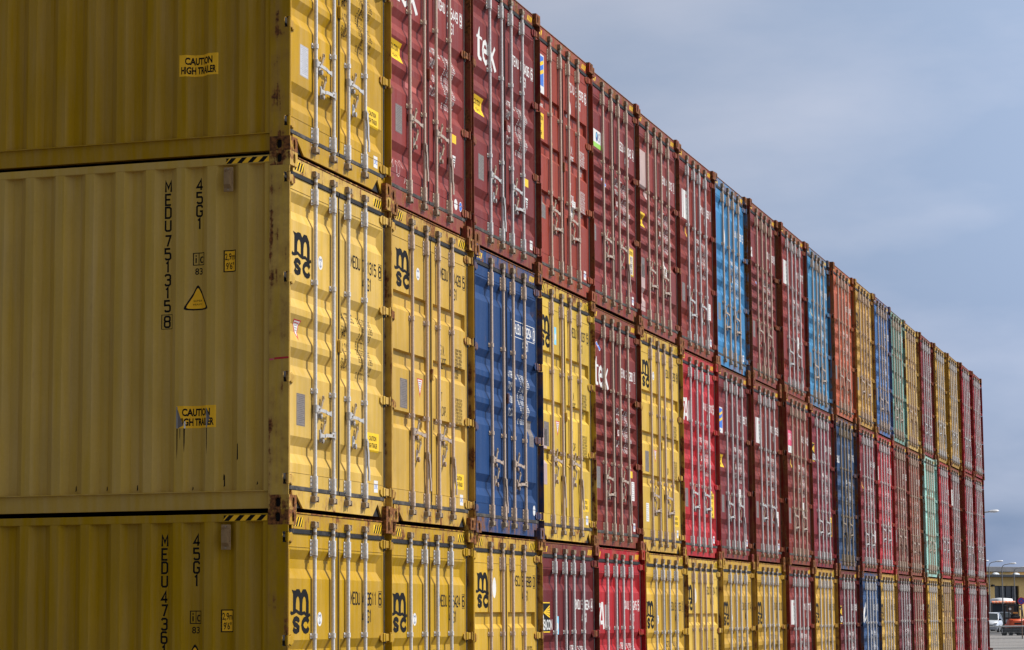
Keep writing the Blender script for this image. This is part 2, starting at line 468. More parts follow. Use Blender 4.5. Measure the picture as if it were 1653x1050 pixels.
def casting_mesh(right, top, back):
    """corner fitting with open oval holes in its outer faces"""
    b = MB(); mt = 'casting_paint'
    wx, wy, wz = .162, .178, .118
    X = lambda x: W-x if right else x
    Y = lambda y: L-y if back else y
    Z = lambda z: H-z if top else z
    n = 24
    def face(w_, h_, cx, cy, rx, ry, place):
        ov = []; outr = []
        for i in range(n):
            t = 2*math.pi*i/n + math.pi/n
            # stadium-like oval (superellipse)
            c, s_ = math.cos(t), math.sin(t)
            k = (abs(c)**3.2+abs(s_)**3.2)**(-1/3.2)
            ov.append((cx+rx*c*k, cy+ry*s_*k))
        corners = [(0, 0), (w_, 0), (w_, h_), (0, h_)]
        per = []
        for (px, py) in ov:
            dx, dy = px-cx, py-cy
            ts = []
            if dx > 1e-9: ts.append((w_-cx)/dx)
            if dx < -1e-9: ts.append(-cx/dx)
            if dy > 1e-9: ts.append((h_-cy)/dy)
            if dy < -1e-9: ts.append(-cy/dy)
            t = min(ts); per.append([cx+dx*t, cy+dy*t])
        for c in corners:   # snap the nearest perimeter point to each corner
            k = min(range(n), key=lambda i: (per[i][0]-c[0])**2+(per[i][1]-c[1])**2); per[k] = list(c)
        vs = [place(p[0], p[1], 0) for p in per]+[place(p[0], p[1], 0) for p in ov]+[place(cx+(p[0]-cx)*.94, cy+(p[1]-cy)*.94, .030) for p in ov]
        fs = []
        for i in range(n):
            j = (i+1) % n
            fs += [(i, j, n+j, n+i), (n+i, n+j, 2*n+j, 2*n+i)]
        b.add(vs, fs, mt)
        b.add(vs[2*n:], [tuple(range(n))], 'recess_shade')  # hole closed by a black face, its inner shade painted on
    # front/back (x,z), outer side (y,z)
    face(wx, wz, .093, .058, .023, .040, lambda a, c, d: (X(a), Y(0+d), Z(c)))
    face(wy, wz, .098, .058, .0255, .038, lambda a, c, d: (X(0+d), Y(a), Z(c)))
    # other faces
    P = lambda x, y, z: (X(x), Y(y), Z(z))
    b.add([P(wx, 0, 0), P(wx, wy, 0), P(wx, wy, wz), P(wx, 0, wz)], [(0, 1, 2, 3)], mt)
    b.add([P(0, wy, 0), P(wx, wy, 0), P(wx, wy, wz), P(0, wy, wz)], [(0, 1, 2, 3)], mt)
    b.add([P(0, 0, 0), P(wx, 0, 0), P(wx, wy, 0), P(0, wy, 0)], [(0, 1, 2, 3)], mt)
    b.add([P(0, 0, wz), P(wx, 0, wz), P(wx, wy, wz), P(0, wy, wz)], [(0, 1, 2, 3)], mt)
    me = b.mesh('corner_casting')
    bm = bmesh.new(); bm.from_mesh(me)
    bmesh.ops.remove_doubles(bm, verts=bm.verts, dist=1e-5)
    bmesh.ops.recalc_face_normals(bm, faces=bm.faces)
    eds = [e for e in bm.edges if len(e.link_faces) == 2 and e.calc_face_angle(0) > 1.2 and all((abs(v.co.x-X(0)) < 1e-4 or abs(v.co.x-X(wx)) < 1e-4) and (abs(v.co.z-Z(0)) < 1e-4 or abs(v.co.z-Z(wz)) < 1e-4) or (abs(v.co.y-Y(0)) < 1e-4 or abs(v.co.y-Y(wy)) < 1e-4) for v in e.verts)]
    bm.to_mesh(me); bm.free()
    return me
def header_mesh():
    b = MB()
    x0, x1 = .1625, W-.1625
    b.box(x0, x1, .040, .120, 2.750, 2.872, 'frame_paint', .004)
    b.box(x0, x1, .034, .120, 2.8725, 2.884, 'casting_paint', .003)
    return b.mesh('header')
def sill_mesh(kind):
    b = MB(); x0, x1 = .1625, W-.1625; z0, z1 = .022, .162
    if kind == 'tri':
        poly = [(x0, z0), (x0+.015, z0), (x0+.10, .132), (x0+.245, z0), (x1-.235, z0), (x1-.105, .132), (x1-.008, z0), (x1, z0), (x1, z1), (x0, z1)]
    else:
        poly = [(x0, z0), (x0+.01, z0), (x0+.01, .088), (x0+.10, .088), (x0+.10, z0), (x1-.105, z0), (x1-.105, .092), (x1-.008, .092), (x1-.008, z0), (x1, z0), (x1, z1), (x0, z1)]
    b.prism(poly, 'y', .044, .060, 'sill_paint')
    b.box(x0, x1, .0605, .30, .150, .160, 'sill_paint')
    b.box(x0, x1, .064, .070, .024, .149, 'recess_shade')  # added black board, painted shade seen through the notches
    return b.mesh('door_sill')
CORR0, CORRP = 0.315, 0.2743
def side_profile():
    """(y, x) polyline of the corrugated side wall"""
    pts = [(.178, .012), (.222, .012), (.256, .054)]
    y = CORR0
    while y+CORRP < L-.20:
        pts += [(y, .054), (y+.060, .008), (y+.137, .008), (y+.200, .054)]
        y += CORRP
    pts += [(L-.178, .054)]
    return pts
SIDE = side_profile()
def side_depth(y, z):
    for (a, xa), (b_, xb) in zip(SIDE[:-1], SIDE[1:]):
        if a <= y <= b_: return xa+(xb-xa)*(y-a)/(b_-a)
    return .012
SIDEBR = [p[0] for p in SIDE if p[0] < 3.2]
def side_wall_mesh(right):
    b = MB(); X = (lambda x: W-x) if right else (lambda x: x)
    z0, z1 = .150, 2.815
    vs = [(X(x), y, z) for z in (z0, z1) for (y, x) in SIDE]; n = len(SIDE)
    b.add(vs, [(i, i+1, n+i+1, n+i) for i in range(n-1)], 'side_paint')
    return b.mesh('side_wall')
def rail_mesh(right, top):
    b = MB(); X = (lambda x: W-x) if right else (lambda x: x)
    if top:
        lo, hi = sorted((X(.005), X(.065))); b.box(lo, hi, .1785, L-.1785, 2.806, 2.870, 'side_paint', .006)
    else:
        b.prism([(X(.044), .014), (X(.050), .014), (X(.036), .1495), (X(.030), .1495)], 'y', .1785, L-.1785, 'side_paint')
        lo, hi = sorted((X(.004), X(.060))); b.box(lo, hi, .2225, L-.1785, .1500, .158, 'side_paint')
        lo, hi = sorted((X(.0505), X(.110))); b.box(lo, hi, .1785, L-.1785, .014, .022, 'side_paint')
    return b.mesh('top_rail' if top else 'bottom_rail')
def roof_mesh():
    b = MB()
    xs = (.066, W-.066); n = 44
    ys = [.121+i*(L-.25)/(2*n) for i in range(2*n+1)]
    zz = [2.858 if (i//2) % 2 == 0 else 2.838 for i in range(2*n+1)]
    vs = [(x, y, z) for x in xs for y, z in zip(ys, zz)]; k = len(ys)
    b.add(vs, [(i, i+1, k+i+1, k+i) for i in range(k-1)], 'container_paint')
    return b.mesh('roof')
def floor_mesh():
    b = MB(); b.box(.08, W-.08, .33, L-.13, .046, .148, 'container_floor'); return b.mesh('floor')
def rear_mesh():
    b = MB(); n = 18; y0 = L-.05
    xs = [.0085+i*(W-.017)/n for i in range(n+1)]
    yy = [y0-(.03 if (i//2) % 2 else 0) for i in range(n+1)]
    vs = [(x, y, z) for z in (.119, H-.119) for x, y in zip(xs, yy)]
    b.add(vs, [(i, i+1, n+1+i+1, n+1+i) for i in range(n)], 'container_paint')
    b.box(.0, .008, L-.178, L-.002, .119, H-.119, 'container_paint'); b.box(W-.008, W, L-.178, L-.002, .119, H-.119, 'container_paint')
    return b.mesh('rear_wall')
def stop_mesh():
    b = MB()
    b.box(1.185, 1.262, DY-.020, DY-.0045, -.055, .055, 'frame_paint', .006)
    b.box(1.190, 1.212, DY-.030, DY-.018, -.050, .050, 'frame_paint', .005)
    return b.mesh('door_stop')
def vent_mesh():
    b = MB(); x = side_depth(.54, 0)
    b.box(-.004, .010, .498, .578, 2.585, 2.785, 'vent_plastic', .003)
    b.prism([(-.004, 2.625), (-.034, 2.650), (-.034, 2.735), (-.004, 2.752)], 'y', .506, .570, 'vent_plastic') if False else None
    vs = [(-.004, .506, 2.612), (-.004, .570, 2.612), (-.036, .512, 2.640), (-.036, .564, 2.640), (-.036, .512, 2.735), (-.036, .564, 2.735), (-.004, .506, 2.752), (-.004, .570, 2.752)]
    b.add(vs, [(0, 1, 3, 2), (2, 3, 5, 4), (4, 5, 7, 6), (0, 2, 4, 6), (1, 7, 5, 3)], 'vent_plastic')
    for z in (2.600, 2.770): b.cyl((-.002, .538, z), (-.010, .538, z), .008, 8, 'cam_iron')
    return b.mesh('vent_cover')

CACHE = {}
def cached(key, fn, *a):
    if key not in CACHE: CACHE[key] = fn(*a)
    return CACHE[key]

# ------------------------------------------------------------------ lettering and stickers
GL = {
 '0': [[(.5, 7), (.5, 7), (0, 6.2), (0, .8), (.8, 0), (3.2, 0), (4, .8), (4, 6.2), (3.2, 7), (.3, 7)]],
 'O': None, '1': [[(.9, 5.7), (2.2, 7), (2.2, 0)]],
 '2': [[(0, 5.6), (0, 6.2), (.8, 7), (3.2, 7), (4, 6.2), (4, 4.6), (0, 1), (0, 0), (4, 0)]],
 '3': [[(0, 6), (.8, 7), (3.2, 7), (4, 6.2), (4, 4.4), (3.2, 3.7), (4, 3), (4, .8), (3.2, 0), (.8, 0), (0, 1)], [(1.4, 3.7), (2.8, 3.7)]],
 '4': [[(3, 0), (3, 7), (0, 2), (4.3, 2)]],
 '5': [[(3.8, 7), (0, 7), (0, 4.1), (3.2, 4.1), (4, 3.3), (4, .8), (3.2, 0), (.8, 0), (0, .9)]],
 '6': [[(3.8, 6.2), (3.2, 7), (.8, 7), (0, 6.2), (0, .8), (.8, 0), (3.2, 0), (4, .8), (4, 3.2), (3.2, 4), (.5, 4)]],
 '7': [[(0, 7), (4, 7), (1.6, 0)]],
 '8': [[(.8, 3.8), (0, 4.5), (0, 6.2), (.8, 7), (3.2, 7), (4, 6.2), (4, 4.5), (3.2, 3.8), (4, 3.0), (4, .8), (3.2, 0), (.8, 0), (0, .8), (0, 3.0), (.8, 3.8), (2.8, 3.8)]],
 '9': [[(.2, .8), (.8, 0), (3.2, 0), (4, .8), (4, 6.2), (3.2, 7), (.8, 7), (0, 6.2), (0, 3.8), (.8, 3), (3.5, 3)]],
 'A': [[(0, 0), (1.6, 7), (2.4, 7), (4, 0)], [(.9, 2), (3.1, 2)]],
 'B': [[(.4, 0), (0, 0), (0, 7), (3.2, 7), (4, 6.2), (4, 4.5), (3.2, 3.7), (4, 3), (4, .8), (3.2, 0), (.4, 0)], [(.5, 3.7), (2.8, 3.7)]],
 'C': [[(4, 5.4), (4, 6.2), (3.2, 7), (.8, 7), (0, 6.2), (0, .8), (.8, 0), (3.2, 0), (4, .8), (4, 1.6)]],
 'D': [[(.4, 0), (0, 0), (0, 7), (3, 7), (4, 6), (4, 1), (3, 0), (.4, 0)]],
 'E': [[(4, 7), (0, 7), (0, 0), (4, 0)], [(.5, 3.6), (3.4, 3.6)]],
 'F': [[(4, 7), (0, 7), (0, 0)], [(.5, 3.6), (3.4, 3.6)]],
 'G': [[(4, 5.4), (4, 6.2), (3.2, 7), (.8, 7), (0, 6.2), (0, .8), (.8, 0), (3.2, 0), (4, .8), (4, 3.2), (2.2, 3.2)]],
 'H': [[(0, 0), (0, 7)], [(4, 0), (4, 7)], [(.5, 3.6), (3.5, 3.6)]],
 'I': [[(2, 0), (2, 7)]],
 'J': [[(0, 1.4), (.8, 0), (3.2, 0), (4, .8), (4, 7)]],
 'K': [[(0, 0), (0, 7)], [(4, 7), (.7, 3.3), (4, 0)]],
 'L': [[(0, 7), (0, 0), (3.8, 0)]],
 'M': [[(0, 0), (0, 7), (2, 2.6), (4, 7), (4, 0)]],
 'N': [[(0, 0), (0, 7), (4, 0), (4, 7)]],
 'P': [[(0, 0), (0, 7), (3.2, 7), (4, 6.2), (4, 4.1), (3.2, 3.3), (.5, 3.3)]],
 'R': [[(0, 0), (0, 7), (3.2, 7), (4, 6.2), (4, 4.3), (3.2, 3.5), (.5, 3.5)], [(2.2, 3.0), (4, 0)]],
 'S': [[(4, 5.8), (4, 6.2), (3.2, 7), (.8, 7), (0, 6.2), (0, 4.5), (.8, 3.7), (3.2, 3.4), (4, 2.7), (4, .8), (3.2, 0), (.8, 0), (0, .8), (0, 1.4)]],
 'T': [[(2, 0), (2, 6.5)], [(0, 7), (4, 7)]],
 'U': [[(0, 7), (0, .8), (.8, 0), (3.2, 0), (4, .8), (4, 7)]],
 'V': [[(0, 7), (2, 0), (4, 7)]],
 'W': [[(0, 7), (1, 0), (2, 5), (3, 0), (4, 7)]],
 'X': [[(0, 0), (4, 7)], [(0, 7), (1.7, 4.0)], [(2.3, 3.0), (4, 0)]],
 'Y': [[(0, 7), (2, 3.4), (4, 7)], [(2, 2.9), (2, 0)]],
 'Z': [[(0, 7), (4, 7), (0, 0), (4, 0)]],
 '.': [[(.8, 0), (1.7, 0)]], ',': [[(1.4, .5), (.9, -1)]], '-': [[(.8, 3.5), (3.2, 3.5)]], "'": [[(1.4, 7), (1.2, 5.4)]],
}
GL['O'] = GL['0']; GL['0'][0][0] = (.5, 7)
GL['0'] = [[(.8, 7), (0, 6.2), (0, .8), (.8, 0), (3.2, 0), (4, .8), (4, 6.2), (3.2, 7), (.8, 7)]]; GL['O'] = GL['0']

def stroke(pts, wd):
    """mitred quads along an open polyline"""
    q = []
    P = [Vector(p) for p in pts]; P = [p for i, p in enumerate(P) if i == 0 or (p-P[i-1]).length > 1e-6]
    n = len(P); lft = []; rgt = []
    closed = (P[0]-P[-1]).length < 1e-6 and n > 3
    for i in range(n):
        if closed:
            d0 = (P[i]-P[i-1 if i else n-2]).normalized(); d1 = (P[(i+1) if i < n-1 else 1]-P[i]).normalized()
        else:
            d0 = (P[i]-P[i-1]).normalized() if i else (P[1]-P[0]).normalized()
            d1 = (P[i+1]-P[i]).normalized() if i < n-1 else d0
        n0 = Vector((-d0.y, d0.x)); n1 = Vector((-d1.y, d1.x)); mm = n0+n1
        if mm.length < 1e-4: mm = n0
        mm.normalize(); k = min(1/max(.35, mm.dot(n0)), 2.2)
        lft.append(P[i]+mm*(wd/2*k)); rgt.append(P[i]-mm*(wd/2*k))
    for i in range(n-1): q.append([lft[i], lft[i+1], rgt[i+1], rgt[i]])
    return q

class Decal:
    """flat artwork in (a, b) = (right, up) coordinates, later laid on a corrugated surface"""
    def __init__(s): s.p = []
    def poly(s, pts, mat, lay=0): s.p.append(([(p[0], p[1]) for p in pts], mat, lay))
    def rect(s, a0, b0, a1, b1, mat, lay=0): s.poly([(a0, b0), (a1, b0), (a1, b1), (a0, b1)], mat, lay)
    def ell(s, a, b, ra, rb, mat, lay=0, n=28): s.poly([(a+ra*math.cos(2*math.pi*i/n), b+rb*math.sin(2*math.pi*i/n)) for i in range(n)], mat, lay)
    def line(s, pts, wd, mat, lay=0):
        for q in stroke(pts, wd): s.poly(q, mat, lay)
    def frame(s, a0, b0, a1, b1, wd, mat, lay=0):
        h = wd/2
        s.line([(a0+h, b0+h), (a1-h, b0+h), (a1-h, b1-h), (a0+h, b1-h), (a0+h, b0+h)], wd, mat, lay)
    def text(s, txt, a, b, h, mat, lay=0, wr=.40, gap=1.5, sw=1.0):
        """stencil lettering; (a,b) lower-left; h cap height; wr glyph width/height"""
        sx = h*wr/4; sz = h/7
        x = a
        for ch in txt:
            if ch == ' ': x += sx*2.8; continue
            for st in GL.get(ch, []):
                for q in stroke([(p[0]*4/7*1.0, p[1]*4/7) for p in st], sw*.55):
                    # strokes are built on a square grid, then squeezed in width a little
                    s.poly([(x+p[0]/(4/7)*sx, b+p[1]/(4/7)*sz) for p in q], mat, lay)
            x += sx*((1.8 if ch in '.,' else 2.6 if ch in "1I'" and False else 4)+gap)
        return x
    def font(s, txt, a, b, h, mat, lay=0, sx=1.0, bold=0.0, center=False, spacing=1.0):
        fc = bpy.data.curves.new('t', 'FONT'); fc.body = txt; fc.offset = bold; fc.space_character = spacing; fc.resolution_u = 3
        o = bpy.data.objects.new('t', fc); COL.objects.link(o)
        bpy.context.view_layer.update()
        me = bpy.data.meshes.new_from_object(o.evaluated_get(bpy.context.evaluated_depsgraph_get()))
        k = h/.70
        xs = [v.co.x for v in me.vertices]
        x0 = min(xs) if xs else 0; wd = (max(xs)-x0)*k*sx if xs else 0
        o_a = a-wd/2 if center else a
        for f in me.polygons:
            s.poly([(o_a+(me.vertices[i].co.x-x0)*k*sx, b+me.vertices[i].co.y*k) for i in f.vertices], mat, lay)
        bpy.data.objects.remove(o); bpy.data.curves.remove(fc); bpy.data.meshes.remove(me)
        return wd
    def mesh(s, name, depth, abr, bbr, place, base_off=.0007):
        bm = bmesh.new(); mats = []
        layer = bm.faces.layers.int.new('lay')
        for k, (pts, mat, lay) in enumerate(s.p):
            if mat not in mats: mats.append(mat)
            vs = [bm.verts.new((p[0], 0, p[1])) for p in pts]
            try: f = bm.faces.new(vs)
            except ValueError: continue
            f.material_index = mats.index(mat); f[layer] = lay
        if not bm.verts: bm.free(); return None
        A = [v.co.x for v in bm.verts]; B = [v.co.z for v in bm.verts]
        for br, ax, lo, hi in ((abr, 0, min(A), max(A)), (bbr, 2, min(B), max(B))):
            for c in br:
                if lo < c < hi:
                    co = [0, 0, 0]; no = [0, 0, 0]; co[ax] = c; no[ax] = 1
                    bmesh.ops.bisect_plane(bm, geom=bm.verts[:]+bm.edges[:]+bm.faces[:], plane_co=co, plane_no=no, dist=1e-6)
        bm.verts.index_update(); done = set()
        for f in bm.faces:
            o_ = base_off+f[layer]*.00035
            for v in f.verts:
                if v.index in done: continue
                done.add(v.index)
                a, b_ = v.co.x, v.co.z
                v.co = Vector(place(a, b_, depth(a, b_)-o_))
        me = bpy.data.meshes.new(name); bm.to_mesh(me); bm.free()
        for m_ in mats: me.materials.append(MATS[m_])
        return me
    def on_door(s, name, typ):
        return s.mesh(name, door_depth(typ), xbreaks(typ), zbreaks(typ), lambda a, b, d: (a, d, b))
    def on_flat(s, name, y):
        return s.mesh(name, lambda a, b: y, [], [], lambda a, b, d: (a, d, b))
    def on_side(s, name):
        # a runs right as seen from outside = towards the doors (-y)
        return s.mesh(name, lambda a, b: side_depth(-a, b), [-y for y in SIDEBR], [], lambda a, b, d: (d, -a, b))
    def on_rail(s, name, x):
        return s.mesh(name, lambda a, b: x, [], [], lambda a, b, d: (d, -a, b))

def d_hazard(kind):
    d = Decal()
    def stripes(a0, a1, z0, z1, n, slant, y='ink_yellow', k='ink_black'):
        d.rect(a0, z0, a1, z1, y, 0)
        p = (a1-a0)/n
        for i in range(n):
            q = a0+i*p+p*.1
            pts = [(q, z0), (q+p*.58, z0), (q+p*.58+slant, z1), (q+slant, z1)]
            pts = [(min(max(x, a0), a1), z) for x, z in pts]
            d.poly(pts, k, 1)
    def bars(a0, a1, z0, z1, n, slant):
        p = (a1-a0)/n
        for i in range(n):
            q = a0+i*p
            d.poly([(q, z0), (q+p*.5, z0), (q+p*.5+slant, z1), (q+slant, z1)], 'ink_yellow', 0)
    if kind == 'y':
        stripes(.185, .405, 2.772, 2.846, 4, .045); stripes(2.055, 2.270, 2.772, 2.846, 4, .045)
    else:
        bars(.19, .36, 2.775, 2.838, 3, .035); bars(2.05, 2.235, 2.775, 2.838, 4, .035)
    return d.on_flat('hazard_marking', .040)

def logo_msc(d, a, b, w_, h_, mat='ink_black'):
    """lower-case m on a curled wave above the letters s c"""
    X = lambda x: a+x*w_; Z = lambda z: b+z*h_
    A = lambda pts: [(X(x), Z(z)) for x, z in pts]
    sw = .15*w_
    Q = lambda pts: A([(x, z*.88) for x, z in pts])
    d.line(A([(.20, .97), (.20, .47)]), sw, mat, 0); d.poly(A([(.06, .99), (.14, .97), (.14, .88)]), mat, 6)
    d.line(A([(.20, .66), (.23, .82), (.32, .915), (.42, .915), (.50, .83), (.53, .70), (.53, .45)]), sw*.95, mat, 1)
    d.line(A([(.53, .66), (.56, .82), (.65, .915), (.75, .915), (.83, .83), (.86, .70), (.86, .42)]), sw*.95, mat, 2)
    d.line(A([(.0, .475), (.05, .44), (.16, .455), (.30, .50), (.42, .455), (.55, .43), (.70, .455), (.82, .40), (.92, .385), (1.0, .42)]), sw*.42, mat, 3)
    d.line(Q([(.42, .27), (.40, .33), (.30, .37), (.20, .345), (.16, .285), (.20, .225), (.32, .185), (.41, .13), (.40, .07), (.30, .03), (.20, .045), (.14, .11)]), sw*.64, mat, 4)
    d.line(Q([(.92, .265), (.88, .33), (.79, .36), (.69, .335), (.62, .265), (.60, .195), (.62, .125), (.69, .055), (.79, .03), (.88, .06), (.92, .13)]), sw*.66, mat, 5)

def d_logo(kind, typ, v=0):
    d = Decal()
    if kind == 'msc_new': logo_msc(d, .165, 1.925, .42, .345)
    elif kind == 'msc_old': logo_msc(d, .20, 2.165, .42, .345)
    elif kind == 'tex':
        A = lambda pts: [(.245+x*.66, 1.945+z*.31) for x, z in pts]
        d.poly(A([(.06, .80), (.15, 1.12), (.17, 1.12), (.17, .15), (.26, .10), (.26, .0), (.12, .0), (.06, .10)]), 'ink_white', 0)
        d.poly(A([(.0, .72), (.30, .72), (.28, .81), (.02, .81)]), 'ink_white', 1)
        d.line(A([(.33, .42), (.56, .42), (.55, .62), (.46, .74), (.37, .66), (.33, .42), (.36, .16), (.47, .03), (.58, .14)]), .050, 'ink_white', 2)
        d.line(A([(.62, .77), (.98, -.02)]), .062, 'ink_white', 3)
        d.line(A([(.96, .77), (.62, 0)]), .040, 'ink_white', 4)
        d.ell(1.005*.66+.245, 1.95, .016, .016, 'ink_white', 0, 10)
    elif kind == 'flag':
        a0, b0, a1, b1 = (.165, 2.12, .46, 2.565) if typ == 'O' else (.165, 1.885, .44, 2.27)
        hh = b1-b0; ww = a1-a0
        d.rect(a0, b0, a1, b1, 'ink_white', 0); d.rect(a0+.018, b0+hh*.19, a1-.018, b1-.018, 'ink_blue', 1)
        for z in (.70, .47):
            d.line([(a0+.02, b0+hh*(z-.03)), (a0+ww*.3, b0+hh*(z+.02)), (a0+ww*.55, b0+hh*(z+.04)), (a1-.02, b0+hh*(z+.13))], hh*.095, 'ink_yellow', 2)
        d.font('florens', a0+.02, b0+hh*.055, hh*.09, 'ink_blue', 1, sx=.95, bold=.01)
        if typ == 'O': d.font('florens', .20, 1.985, .062, 'ink_white', 0, sx=1.3, bold=.015)
    elif kind == 'beacon':
        a0, b0, a1, b1 = .165, 1.895, .47, 2.225
        d.rect(a0, b0, a1, b1, 'ink_yellow', 0); d.rect(a0, b0+.012, a1, b1-.012, 'ink_black', 1)
        for i in range(5):
            z0 = b1-.115+.004*(i-2); z1 = b1-.03-i*.030
            d.poly([(a0+.015, z0), (a1-.004, z1), (a1-.004, z1-.022)], 'ink_yellow', 2)
        d.font('B', a0+.01, b0+.03, .165, 'ink_white', 2, sx=.5, bold=.02); d.font('EACON', a0+.065, b0+.03, .11, 'ink_white', 2, sx=.62, bold=.02)
    elif kind == 'cai':
        A = lambda pts: [(.235+x*.5, 1.915+z*.29) for x, z in pts]
        d.line(A([(.27, .98), (.08, .98), (.0, .85), (.12, .66)]), .052, 'ink_white', 0)
        d.line(A([(.08, .0), (.38, 1.0), (.46, 1.0), (.56, .0)]), .062, 'ink_white', 1)
        d.line(A([(.27, .27), (.56, .27)]), .045, 'ink_white', 2)
        d.line(A([(.74, .0), (.74, 1.0)]), .066, 'ink_white', 3)
    elif kind == 'seacom':
        d.rect(.20, 1.965, .62, 2.185, 'ink_white', 0); d.rect(.20, 1.965, .62, 2.025, 'ink_green', 1)
        d.ell(.42, 2.105, .055, .06, 'ink_navy', 1); d.ell(.405, 2.12, .02, .03, 'ink_cyan', 2, 12)
        d.font('S', .50, 2.05, .11, 'ink_navy', 1, sx=.8, bold=.02)
    elif kind == 'panel':      # tall white plate with dark lettering
        d.rect(.36, 1.90, .42, 2.31, 'ink_white', 0); d.rect(.45, 1.90, .74, 2.31, 'ink_white', 0)
        d.ell(.62, 2.24, .035, .03, 'ink_red', 1)
        for i in range(4): d.text('HUIL', .64, 2.16-i*.062, .036, 'ink_black', 1, .36)
    elif kind == 'pink':
        d.rect(.34, 2.02, .72, 2.28, 'ink_pink', 0); d.rect(.34, 1.90, .72, 2.018, 'ink_white', 0)
        d.text('CARE', .38, 2.12, .10, 'ink_white', 1, .5); d.text('CAR', .40, 1.93, .05, 'ink_navy', 1, .4)
    elif kind == 'letters':
        d.font(('ca', 'gold', 'CR', 'TAL')[v % 4], .175, 2.0, .22, 'ink_white', 0, sx=.62, bold=.03)
    elif kind == 'ims':
        for i, t in enumerate(('IMS', 'SEALS')[v % 2:v % 2+1]): d.font(t, .18, 2.02, .13, 'ink_white', 0, sx=.8, bold=.03)
    elif kind == 'bar':
        d.rect(.24, 1.93, .31, 2.22, 'ink_white', 0)
        d.rect(.34, 1.93, .40, 2.22, 'ink_white', 0)
    elif kind == 'swoosh':
        d.line([(.36, 1.90), (.42, 2.06), (.52, 2.16), (.60, 2.28)], .085, 'ink_white', 0)
        d.line([(.30, 1.93), (.34, 2.08), (.44, 2.20)], .06, 'ink_white', 1)
        d.line([(.50, 1.94), (.70, 2.02)], .06, 'ink_white', 2)
    elif kind == 'blank':      # painted-over panel
        d.rect(.19, 1.90, .60, 2.40, 'faded_patch', 0); d.rect(.60, 1.78, .78, 1.90, 'faded_patch', 0)
    elif kind == 'oval':
        d.ell(.80, 2.02, .075, .14, 'ink_white', 0)
    return d.on_door('emblem', typ)

def d_number(pre, num, chk, ink, typ, kind='std', iso='45G1'):
    d = Decal()
    z = 2.150 if typ != 'O' else 2.385
    h = .098
    d.text(pre, 1.520, z+.005, h, ink, 0, .44, 1.5, 1.2)
    x = d.text(num, 1.805, z, h, ink, 0, .47, 1.15, 1.25)
    d.text(chk, 2.222, z, h, ink, 0, .50, 1.2, 1.3)
    d.frame(2.206, z-.022, 2.288, z+h+.022, .005, ink, 0)
    d.text(iso, 1.805, z-.150, h, ink, 0, .47, 1.15, 1.25)
    if kind == 'lines':
        for q in (z+h+.03, z-.04): d.rect(1.40, q, 2.27, q+.007, ink, 0)
    return d.on_door('stencil_lettering', typ)

def d_weights(ink, typ, vals=None):
    d = Decal()
    if typ == 'O':
        for i, t in enumerate(('G.W.', 'TARE')): d.text(t, 1.50, 1.655-i*.125, .085, ink, 0, .42)
        for i, t in enumerate(('NET', 'CU.CAP.')): d.text(t, 1.45, 1.205-i*.135, .080, ink, 0, .36)
        for c, x in enumerate((1.965, 2.075)):
            for i in range(9):
                d.text(('32500KG', '3800KG', '71650LB', '8380LB')[(i+c) % 4], x, 1.73-i*.032, .022, ink, 0, .5)
                d.text(('28700KG', '76.3CUM', '63270LB', '2694CFT')[(i+c) % 4], x, 1.245-i*.032, .022, ink, 0, .5)
        return d.on_door('stencil_lettering', typ)
    v = vals or ('32,500 KGS', '71,650 LBS', '3,840 KGS', '8,470 LBS', '28,660 KGS', '63,180 LBS', '76.4 CUM', '2,700 CUFT')
    for i, t in enumerate(v):
        z = 1.680-i*.0675
        d.text(t, 1.715+(.05 if len(t) < 9 else 0), z, .047, ink, 0, .48, 2.9, 1.1)
    for t, i in (('MAX.GROSS', 0), ('TARE', 1.9), ('PAYLOAD', 3.9), ('CU.CAP.', 6.0)):
        d.text(t, 1.292, 1.670-i*.0675, .070, ink, 0, .40, 1.7, 1.0)
    return d.on_door('stencil_lettering', typ)

def d_plate(x, z, typ, light=False, w_=.185, h_=.262):
    d = Decal()
    d.rect(x, z, x+w_, z+h_, 'plate_metal_light' if light else 'plate_metal', 0)
    g = 'ink_grey' if light else 'plate_print'
    for i in range(15):
        q = z+h_-.024-i*(h_-.035)/15
        d.rect(x+.012+(.03 if i % 4 else 0), q, x+w_-.014-.035*(i % 3 == 1), q+.0035, g, 1)
    d.frame(x+.004, z+.004, x+w_-.004, z+h_-.004, .003, g, 1)
    return d.on_door('data_plate', typ)

